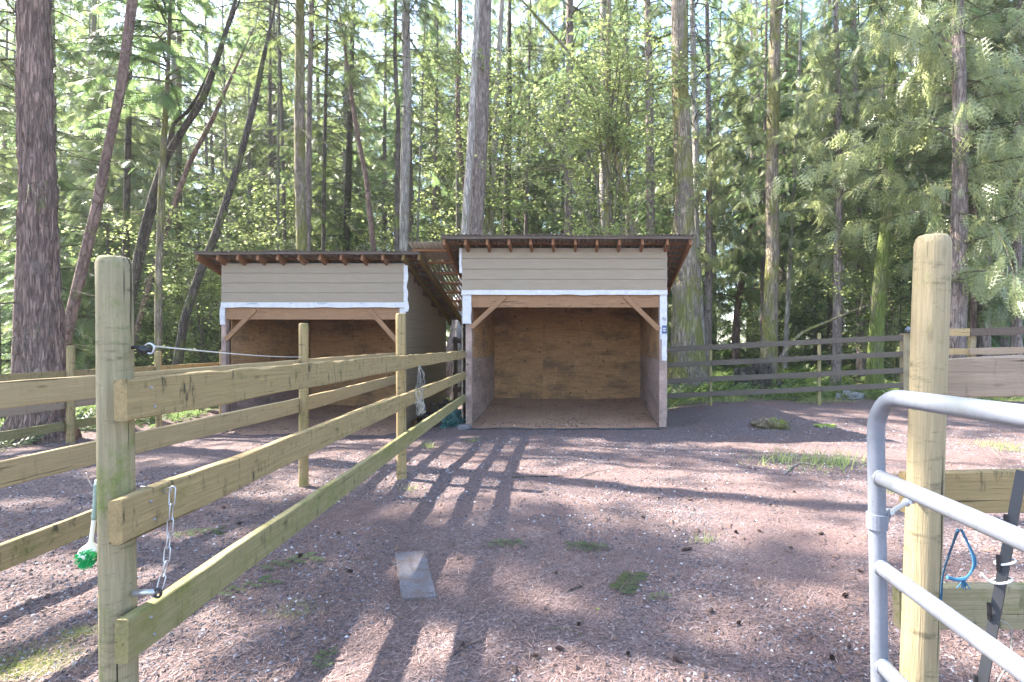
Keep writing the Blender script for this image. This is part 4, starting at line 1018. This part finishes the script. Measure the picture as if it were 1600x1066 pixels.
tree('dark broken looking trunk behind the right roof left part', [(796, 60, 7), (794, 190, 11), (790, 370, 13)], 20, 'dark', 'lace', 6, 1, nsn=10)
tree('straight pinkish trunk above the middle of the right roof', [(890, 0, 11), (890, 180, 11), (888, 370, 12)], 18, 'fir', 'fir2', 11, 1, nsn=10)
tree('dark mossy maple trunk above the right roof with arching limbs', [(952, 0, 7), (950, 150, 9), (950, 250, 10), (949, 370, 12)], 14.5, 'moss', [('maple1', 3.0, 1.2), ('maple2', 6.0, 1.2)], name='maple', nsn=6, second=[(815, 0, 4), (870, 60, 5), (905, 100, 6), (925, 140, 7), (945, 170, 8), (950, 190, 8)])
tree('grey trunk directly behind the dark maple', [(943, 0, 12), (944, 180, 13), (944, 370, 14)], 20, 'pale', 'fir3', 10, 1, nsn=4)
tree('thin distant trunk in the bright gap above the right roof', [(978, 10, 6), (980, 180, 7), (981, 370, 8)], 24, 'fir', 'fir1', 10, .8, nsn=20)
tree('straight pinkish grey trunk above the right part of the right roof', [(1011, 0, 11), (1014, 120, 12), (1017, 370, 14)], 17, 'fir', 'fir2', 9.5, 1, nsn=18)
tree('massive mossy spruce trunk just right of the right shelter', [(1060, 0, 24), (1063, 130, 26), (1067, 260, 30), (1070, 370, 33), (1072, 480, 42), (1073, 585, 52)], 14.5, 'moss', 'fir2', 13, 1.1, nsn=14, n=28, furrow=.04, ds=.2)
tree('pale slim trunk beside the massive mossy one', [(1083, 60, 9), (1086, 200, 10), (1088, 380, 10), (1098, 540, 12)], 18, 'pale', 'fir3', 9, 1, nsn=8)
tree('mossy crooked trunk in the middle of the right woods', [(1212, 30, 18), (1209, 140, 20), (1206, 260, 20), (1207, 400, 22), (1202, 540, 26), (1200, 575, 30)], 15.2, 'moss', [('lace', 6, 1)], name='broadleaf_tree', nsn=6, n=18)
tree('thin pale trunk right of the mossy crooked one', [(1238, 340, 7), (1233, 430, 7), (1228, 530, 8)], 18, 'pale', 'hem1', 5, 1, nsn=4)
tree('pinkish trunk in the right woods behind the dark fence', [(1160, 440, 11), (1152, 480, 11), (1150, 540, 13)], 21, 'red', 'cedar1', 3, 1, nsn=4)
tree('dark split trunk behind the second dark fence post', [(1298, 300, 10), (1299, 420, 12), (1300, 530, 15)], 19, 'dark', 'hem1', 6, 1, nsn=6)
tree('white barked trunk beside the dark split one', [(1316, 330, 6), (1315, 430, 8), (1313, 510, 9)], 22, 'pale', 'lace', 7, 1, nsn=4)
tree('grey straight trunk left of the green mossed trunk', [(1341, 330, 12), (1344, 430, 13), (1346, 540, 17)], 17, 'fir', 'cedar2', 5, 1, nsn=6)
tree('bright green mossed trunk leaning right beside the gate post', [(1392, 190, 14), (1388, 320, 18), (1378, 400, 20), (1371, 480, 23), (1367, 590, 27)], 13.6, 'green', [('lace', 5.5, .9)], name='broadleaf_tree', nsn=6, n=18)
tree('reddish trunk among the branches right of the gate post', [(1525, 130, 10), (1522, 300, 10), (1520, 500, 13)], 14, 'red', 'cedar2', 4.5, .9, nsn=12)
tree('straight grey trunk at the right edge of the woods', [(1592, 20, 14), (1590, 200, 15), (1588, 520, 19)], 13, 'fir', 'boughs', 4.5, 1, nsn=10)
# cedar whose boughs fill the upper right
def bough_tree(label, x, y, zc, sc, rz, key='boughs', r=.2, H=18):
    t = thing('red_cedar', (x, y, G(x, y)), label, 'tree'); P = [Vector((x, y, G(x, y) - .1)), Vector((x + .1, y, 6)), Vector((x, y + .2, H))]
    trunk_mesh(P, [r, r * .75, r * .2], 16, .45, seed=x).build('trunk', BK['fir'], t, smooth=True); TREES.append(t)
    add_crown(t, key, (x, y, zc[0]), rz, sc); add_crown(t, 'lace', (x, y, zc[1]), rz + 2, 1)
bough_tree('broad cedar with drooping boughs over the upper right of the yard', 8.6, 11.6, (2.6, 8.5), 1.15, .4)
bough_tree('second drooping cedar standing right of the mossy crooked trunk', 7.4, 14.6, (3.2, 9), .9, 1.9, r=.13)
bough_tree('tall drooping cedar between the massive mossy trunk and the crooked one', 4.6, 18.0, (2.6, 9.5), .85, 3.3, r=.16)
bough_tree('cedar beyond the far right corner of the yard', 11.5, 14.5, (2.0, 8.0), 1.1, 5.0, r=.18)

# ------------------------------------------------------------ the rest of the forest
gen_me = []
for s in range(3):
    P = [Vector((0, 0, -.3)), Vector((.05, 0, 5)), Vector((0, .08, 12)), Vector((.05, 0, 24))]
    me = trunk_mesh(P, [1, .88, .62, .1], 10, 1.2, seed=s * 11, wig=.12, flare=.25, rough=.1).mesh('trunk', True); gen_me.append(me)
gen_bk = {}
for k in ('fir', 'pale', 'dark', 'moss'):
    for s in range(3): me = gen_me[s].copy(); me.materials.append(BK[k]); gen_bk[(k, s)] = me
RG = random.Random(77); taken = [(float(WM[t.name].translation.x), float(WM[t.name].translation.y)) for t in TREES]
def free(x, y, d): return all((x - a) ** 2 + (y - b) ** 2 > d * d for a, b in taken)
def gtree(x, y, kind, bk, r, cz_, sc, label, group, name):
    t = thing(name, (x, y, G(x, y)), label, 'tree', group); z0 = G(x, y)
    sh = RG.uniform(.8, 1.1)
    mobj('trunk', gen_bk[(bk, RG.randrange(3))], None, t, Matrix.Translation((x, y, z0)) @ Matrix.Rotation(RG.random() * 6.28, 4, 'Z') @ Matrix.Rotation(RG.gauss(0, .02), 4, 'X') @ Matrix.Diagonal((r, r, sh, 1)))
    add_crown(t, kind, (x, y, z0 + cz_), RG.random() * 6.28, sc, sc * RG.uniform(.9, 1.15)); taken.append((x, y))
n_gen = 0
def scatter(count, y0, y1, kinds, dmin, name, label, group, xr=(-1.2, .98), czr=(3, 8), rr=(.1, .2), scr=(.85, 1.25), bks=('fir', 'fir', 'pale', 'dark', 'moss')):
    global n_gen
    made = tries = 0
    while made < count and tries < count * 60:
        tries += 1; y = y0 + (y1 - y0) * RG.random() ** .8; x = RG.uniform(xr[0], xr[1]) * y
        if not free(x, y, dmin): continue
        px = PX + F * x / y
        gtree(x, y, RG.choice(kinds), RG.choice(bks), RG.uniform(*rr), RG.uniform(*czr), RG.uniform(*scr), label, group, name); made += 1
    n_gen += made
scatter(44, 17, 30, ['fir1', 'fir2', 'fir3'], 2.2, 'conifer', 'tall slim conifer standing among the many others behind the shelters', 'tall conifers of the woods behind the yard')
def side_trees():
    for i in range(14):
        for _ in range(200):
            x = RG.uniform(-22, -10.5); y = RG.uniform(2, 13)
            if free(x, y, 1.9): break
        gtree(x, y, RG.choice(['fir1', 'fir2', 'fir3', 'lace']), RG.choice(['fir', 'dark', 'moss']), RG.uniform(.12, .24), RG.uniform(5, 10), RG.uniform(.8, 1.1), 'slim conifer in the woods left of the yard beyond the big furrowed fir', 'conifers of the left side woods', 'conifer')
side_trees()
scatter(56, 28, 46, ['fir1', 'fir2', 'fir3', 'cedar1'], 2.4, 'conifer', 'distant conifer deep in the woods behind the shelters', 'distant conifers deep in the woods', czr=(3, 9), rr=(.13, .25), scr=(1.1, 1.55))
scatter(60, 46, 75, ['fir1', 'cedar1', 'fir3'], 2.6, 'conifer', 'faraway conifer closing the view at the back of the woods', 'faraway conifers closing the view', czr=(2, 12), rr=(.15, .3), scr=(1.3, 1.9))
# understorey: young cedars and hemlocks with foliage to the ground
def young(count, y0, y1, keys, xr, name, label, group, cz_=(.2, .6), sc=(.8, 1.3), dmin=1.5, r=.06):
    made = tries = 0
    while made < count and tries < count * 60:
        tries += 1; y = RG.uniform(y0, y1); x = RG.uniform(xr[0], xr[1]) * y
        if not free(x, y, dmin): continue
        z0 = G(x, y); key = RG.choice(keys); s = RG.uniform(*sc); t = thing(name, (x, y, z0), label, 'tree', group)
        if not key.startswith('maple'):
            hh = {'cedar1': 13, 'cedar2': 10, 'hem1': 6.5, 'hem2': 4.2}[key] * s
            mobj('trunk', gen_bk[('fir', RG.randrange(3))], None, t, Matrix.Translation((x, y, z0)) @ Matrix.Diagonal((r, r, hh / 24, 1)))
        add_crown(t, key, (x, y, z0 + RG.uniform(*cz_)), RG.random() * 6.28, s); taken.append((x, y)); made += 1
young(16, 14.5, 24, ['cedar2', 'hem1', 'hem2'], (-1.15, -.05), 'young_conifer', 'young green conifer feathering to the ground in the left woods', 'young conifers in the left woods')
young(18, 15, 26, ['cedar2', 'hem1', 'hem2'], (-.05, .95), 'young_conifer', 'young green conifer feathering to the ground in the right woods', 'young conifers in the right woods')
young(30, 26, 50, ['cedar1', 'cedar2', 'hem1'], (-1.15, .95), 'young_conifer', 'bushy conifer filling the gaps deeper in the woods', 'bushy conifers deeper in the woods', sc=(1, 1.5))
young(14, 14, 26, ['maple1', 'maple2'], (-.8, .75), 'vine_maple', 'vine maple with fresh yellow green leaves behind the shelters', 'vine maples with fresh leaves', cz_=(-.05, 0), sc=(.9, 1.5))
scatter(34, 16.5, 29, ['lace'], 1.1, 'slender_tree', 'slender pale trunk with a sparse crown among the taller trees', 'slender pale trees among the taller ones', czr=(7, 11), rr=(.04, .09), scr=(.7, .95), bks=('pale', 'fir'))
print('generic trees', n_gen)

# far wood as one mass
R9 = np.random.default_rng(90); N = 9000
P = np.stack([R9.uniform(-120, 110, N), R9.uniform(76, 96, N), R9.uniform(-.5, 1, N) * 0 + R9.beta(1.2, 1.4, N) * 52], -1)
P[:, 2] += gz(P[:, 0], P[:, 1], False)
D = R9.normal(0, 1, (N, 3)) * [1, 1, .4]; D[:, 2] -= .6
T = place(FR1, P, D, R9.uniform(2.0, 4.2, N), R9.normal(0, .6, N))
o = mobj('distant_woods', soup('distant_woods', T), LF['fir']); tag(o, 'dense wall of distant forest closing the view between the trunks', 'woods', kind='stuff')

# ------------------------------------------------------------ ground cover
def scat(name, label, cat, mat, N, xf, tpl, s, up=.7, seed=1, mask=None):
    R = np.random.default_rng(seed); x, y = xf(R, N)
    if mask is not None: k = mask(x, y); x, y = x[k], y[k]
    z = gz(x, y) - .01; n = len(x); az = R.uniform(0, 6.283, n); d = np.stack([np.cos(az), np.sin(az), R.uniform(.2, 1, n) * up * 2], -1)
    T = place(tpl, np.stack([x, y, z], -1), d, R.uniform(*s, n), R.normal(0, .3, n))
    o = mobj(name, soup(name, T), mat); tag(o, label, cat, kind='stuff'); return len(T)
blade = np.array([[(0, -.03, 0), (0, .03, 0), (1, 0, -.3)]])
def region(x0, x1, y0, y1):
    return lambda R, N: (R.uniform(x0, x1, N), R.uniform(y0, y1, N))
tt = 0
tt += scat('ferns_and_brush', 'low ferns and brush covering the forest floor behind the fences', 'undergrowth', LF['under'], 9000, lambda R, N: (lambda y: (R.uniform(-1.2, .98, N) * y, y))(R.uniform(12.4, 32, N)), FR1s, (.25, .7), .7, 2,
     lambda x, y: (forest_zone(x, y) > .5) & (vnoise(x, y, .5, 8) > .38) & ((y > 13.5) | (x > 2)))
tt += scat('ferns_and_brush', 'low brush and moss along the left back fence by the big fir', 'undergrowth', LF['under'], 2600, region(-16, -7.9, 6.5, 13), FR1s, (.15, .45), .6, 3, lambda x, y: vnoise(x, y, .8, 5) > .4)
tt += scat('ferns_and_brush', 'bright ferns and salal on the slope behind the dark rail fence', 'undergrowth', leaf('fern_fronds', (.10, .16, .04), (.24, .29, .09), .5), 3200, region(2.2, 14, 13.2, 19), FR1s, (.25, .6), .9, 7, lambda x, y: vnoise(x, y, .7, 9) > .35)
tt += scat('grass_strip', 'bright grass growing behind the dark rail fence', 'grass', LF['grass'], 26000, region(2, 12, 11.9, 15.5), blade, (.06, .2), 1.2, 4, lambda x, y: vnoise(x, y, .9, 6) > .35)
def clump(pxs, n, spread, size, seed, label):
    R = np.random.default_rng(seed); xs, ys = [], []
    for px, py in pxs: x, y = gpx(px, py); xs.append(R.normal(x, spread, n)); ys.append(R.normal(y, spread * .7, n))
    xs = np.concatenate(xs); ys = np.concatenate(ys)
    return scat('grass_patch', label, 'grass', LF['grass'], len(xs), lambda R_, N_: (xs, ys), blade, size, 1.8, seed)
tt += clump([(1205, 722), (1220, 718), (1255, 722), (1280, 722), (1300, 725), (1315, 722), (1320, 728), (1270, 735)], 60, .19, (.04, .24), 11, 'patch of pale green grass in the gravel left of the gate')
tt += clump([(1560, 700), (1580, 705), (1545, 695)], 130, .16, (.05, .14), 12, 'thin grass tufts seen between the gate and the right boards')
tt += clump([(667, 697), (672, 700), (740, 690)], 60, .05, (.05, .14), 13, 'small green tuft beside the second post of the front fence')
tt += clump([(642, 765), (1101, 845), (1390, 770), (1380, 760), (1420, 745)], 36, .05, (.04, .12), 14, 'few thin weeds sprouting from the gravel near the gate')
# gravel chips, needles
def frustum_pts(R, N, y0, y1, p=1.6):
    u = R.random(N); y = y0 + (y1 - y0) * u ** p; x = R.uniform(-1.15, .92, N) * y; return x, y
R = np.random.default_rng(31); x, y = frustum_pts(R, 85000, 1.4, 10, 1.3); k = (vnoise(x, y, .9, 12) + .4 * vnoise(x, y, 3, 13) + R.normal(0, .12, len(x))) > .62; x, y = x[k], y[k]; n = len(x)
octv = np.array([(1,0,0),(0,1,0),(-1,0,0),(0,-1,0),(0,0,1),(0,0,-1)], float); of = [(0,1,4),(1,2,4),(2,3,4),(3,0,4)]
V = octv[None] * R.uniform(.55, 1.2, (n, 6, 3)) * (np.minimum(R.lognormal(0, .5, n), 2.1) * .0062 * (.75 + y * .09))[:, None, None]; V[:, :, 2] *= .7
az = R.uniform(0, 6.28, n); ca, sa = np.cos(az)[:, None], np.sin(az)[:, None]; V = np.stack([V[..., 0] * ca - V[..., 1] * sa, V[..., 0] * sa + V[..., 1] * ca, V[..., 2]], -1)
V += np.stack([x, y, gz(x, y) + .002], -1)[:, None, :]
me = bpy.data.meshes.new('gravel'); me.from_pydata(V.reshape(-1, 3).tolist(), [], [(a + 6*i, b + 6*i, c_ + 6*i) for i in range(n) for a, b, c_ in of])
t = NT('gravel_chips'); ri = t.n('NewGeometry').outputs['Random Per Island']
t.color(t.ramp(ri, [(0, (.03, .025, .028)), (.5, (.095, .08, .088)), (.86, (.17, .15, .16)), (.96, (.34, .33, .335)), (1, (.5, .48, .47))])); t.b.inputs['Roughness'].default_value = .85
tag(mobj('gravel', me, t.m), 'loose grey and pinkish gravel chips strewn over the yard', 'gravel', kind='stuff')
R = np.random.default_rng(32); x, y = frustum_pts(R, 150000, 1.3, 11.5, 1.3); k = (vnoise(x, y, 1.1, 22) + R.normal(0, .2, len(x))) > .4; x, y = x[k], y[k]; n = len(x)
az = R.uniform(0, 6.28, n); d = np.stack([np.cos(az), np.sin(az), R.normal(.05, .12, n)], -1)
T = place(np.array([[(0, -.04, 0), (0, .04, 0), (1, 0, 0)]]), np.stack([x, y, gz(x, y) + .005], -1), d, R.uniform(.016, .055, n) * (.9 + y * .07))
t = NT('fallen_needles'); ri = t.n('NewGeometry').outputs['Random Per Island']
t.color(t.ramp(ri, [(0, (.05, .028, .022)), (.5, (.17, .105, .088)), (1, (.34, .24, .21))])); t.b.inputs['Roughness'].default_value = .7
tag(mobj('needle_litter', soup('needles', T), t.m), 'fallen brown conifer needles scattered over the gravel', 'needles', kind='stuff')
# clods and dung bits in the yard
R = np.random.default_rng(33); x, y = frustum_pts(R, 3200, 1.8, 11.5, 1.0); n = len(x)
V = octv[None] * R.uniform(.5, 1.2, (n, 6, 3)) * (R.lognormal(0, .4, n) * .014)[:, None, None]; V[..., 2] *= .7; V += np.stack([x, y, gz(x, y) + .003], -1)[:, None, :]
me = bpy.data.meshes.new('clods'); me.from_pydata(V.reshape(-1, 3).tolist(), [], [(a + 6*i, b + 6*i, c_ + 6*i) for i in range(n) for a, b, c_ in of]); 
tag(mobj('bark_crumbs', me, plain('bark_crumbs', (.12, .075, .06), .9, 0, .4)), 'dark crumbs of bark and dung scattered over the yard', 'debris', kind='stuff')
# green twigs on the ground
def twig(px, py, L, rz, label, nf=7, mat='hemlock'):
    x, y = gpx(px, py); z = G(x, y) + .012; t = thing('fallen_sprig', (x, y, z), label, 'twig'); R = np.random.default_rng(int(px)); a = math.radians(rz)
    P = np.array([[x + L * (q - .5) * math.cos(a), y + L * (q - .5) * math.sin(a), z + .008] for q in np.linspace(0, 1, 6)])
    Mi = np.array(WM[t.name].inverted()); o = mobj('stem', soup('stem', np.array(limb_tris(P, .004, .0015)) - np.array([x, y, z])), BK['twig'], t, WM[t.name])
    pos = []; dr = []; 
    for q in range(nf):
        u = (q + .5) / nf; s = (1 if q % 2 else -1) * .8; pos.append(P[0] + (P[-1] - P[0]) * u); dr.append([math.cos(a + s), math.sin(a + s), .12])
    o = mobj('needles', soup('n', place(FR2 if mat == 'cedar' else FR1, pos, dr, R.uniform(.3, .5, nf) * L * .9) - np.array([x, y, z])), LF[mat], t, WM[t.name])
twig(445, 882, .3, 30, 'green fir sprig on the gravel right of the lowest front rail'); twig(378, 922, .26, 40, 'green fir sprig under the lowest front rail near the bottom'); twig(785, 852, .24, 5, 'flat green sprig lying in the middle of the yard'); twig(922, 858, .28, 170, 'green sprig lying right of the middle of the yard', 9)
twig(978, 915, .26, 65, 'upright looking bright green cedar sprig in the foreground gravel', 9, 'cedar'); twig(505, 1038, .15, 100, 'small green sprig at the bottom edge left of centre'); twig(305, 835, .3, 10, 'green sprig behind the middle front rail'); twig(1025, 936, .12, 20, 'tiny green sprig right of the cedar sprig')
def stick(pts, r, label, mat='twig', name='stick'):
    P = [gpx(px, py) for px, py in pts]; m = MB(); P = [(x, y, G(x, y) + r * 1.2) for x, y in P]
    m.tube(cr(P, 4), [r * (1 - .5 * i / (len(P) * 4)) for i in range((len(P) - 1) * 4 + 1)], 6)
    tag(m.build(name, BK[mat], None, Matrix.Translation(Vector(P[0]))), label, 'stick')
stick([(758, 998), (735, 1008), (712, 1022), (702, 1030)], .006, 'pale curved stick in the foreground right of the slab', 'red')
stick([(887, 925), (912, 916)], .005, 'short dark stick lying near the cedar sprig', 'dark')
stick([(1225, 742), (1240, 730), (1256, 725), (1275, 729)], .010, 'crooked stick in front of the grass patch', 'pale')
stick([(800, 747), (880, 745)], .008, 'thin straight dark stick lying on the sunny gravel', 'dark')
stick([(852, 983), (890, 984), (912, 995)], .003, 'very thin curved twig in the foreground', 'twig')
stick([(905, 748), (930, 738), (965, 733)], .004, 'thin twig on the gravel in front of the right shelter', 'twig')
# white stone shard, mossy stump, moss clumps
m = blob(*gpx(556, 836), .07, .03, .018, 5, .3, 16, 6); tag(m.build('pale_stone', M['concrete'], None, smooth=True), 'flat pale stone shard on the gravel left of the slab', 'stone')
x, y = gpx(1205, 668); m = blob(x, y, .34, .22, .17, 6, .55, 60, 24); tag(m.build('mossy_stump', bark('stump_bark', (.30, .22, .15), (.10, .07, .045), .55, (.2, .22, .03)), None, Matrix.Translation((x, y, G(x, y))), smooth=True), 'low mossy stump in the yard in front of the dark fence', 'stump')
mossm = plain('moss', (.16, .19, .04), .95, 0, .5, .8)
for px, py, rx, lab in ((932, 952, .075, 'dark mossy clod in the foreground right of centre'), (882, 828, .05, 'small mossy clod in the middle of the yard'), (1290, 666, .2, 'flat mossy hump behind the grass patch')):
    x, y = gpx(px, py); m = blob(x, y, rx, rx * .6, rx * .35, px, .6, 28, 10); tag(m.build('moss_clump', mossm, None, Matrix.Translation((x, y, G(x, y)))), lab, 'moss')
def mosspatch(px, py, n, sp, seed, label):
    R = np.random.default_rng(seed); x0, y0 = gpx(px, py); xs = R.normal(x0, sp, n); ys = R.normal(y0, sp * .7, n); k = vnoise(xs, ys, 9, seed) > .4; xs, ys = xs[k], ys[k]
    scat('moss_patch', label, 'moss', leaf('moss_%d' % seed, (.14, .17, .03), (.3, .34, .07), .3), len(xs), lambda R_, N_: (xs, ys), blade, (.02, .04), 1.5, seed)
mosspatch(45, 1040, 5000, .10, 41, 'yellow green moss patch in the bottom left corner'); mosspatch(125, 990, 1200, .05, 42, 'small moss tuft left of the near post'); mosspatch(460, 955, 900, .06, 43, 'yellowish moss spot left of the slab')
# behind the dark fence: root mass, white rock, fallen pole
x, y = 4.95, 14.0; m = blob(x, y, .55, .3, .75, 14, .8, 60, 30); tag(m.build('root_mass', BK['dark'], None), 'dark upturned root mass behind the dark fence', 'roots')
x, y = 6.9, 12.9; m = blob(x, y, .35, .2, .2, 17, .4, 30, 12); tag(m.build('white_rock', plain('rock', (.2, .2, .2), .8, 0, .2, .4), None), 'pale rock lying in the grass behind the dark fence', 'rock')
m = MB(); m.tube(cr([W(1215, 565, 13.2), W(1250, 523, 13.3), W(1300, 500, 13.5), W(1349, 480, 13.8), W(1400, 470, 14)], 5), [.05 - .0018 * i for i in range(21)], 8)
for k in range(6): q = W(1290 + k * 18, 503 - k * 6, 13.5); m.tube([q, q + Vector((R7.uniform(-.3, .3), .1, R7.uniform(.2, .6)))], [.014, .005], 5)
tag(m.build('fallen_branch', BK['moss'], None), 'long fallen branch slanting up behind the dark fence', 'branch')
print('done objects', len(bpy.data.objects), 'cover tris', tt)

# ------------------------------------------------------------ air between the trees
m = MB(); m.box(-310, 310, -70, 310, -4, 48)
hz_m = bpy.data.materials.new('haze'); hz_m.use_nodes = True; nt = hz_m.node_tree
for n in list(nt.nodes): nt.nodes.remove(n)
ho = nt.nodes.new('ShaderNodeOutputMaterial'); hv = nt.nodes.new('ShaderNodeVolumePrincipled'); hv.inputs['Color'].default_value = (.95, .97, 1, 1); hv.inputs['Density'].default_value = .0007; hv.inputs['Anisotropy'].default_value = .3
nt.links.new(hv.outputs[0], ho.inputs['Volume'])
tag(m.build('haze', hz_m, None), 'pale sunlit air between the distant trees', 'haze', kind='stuff')
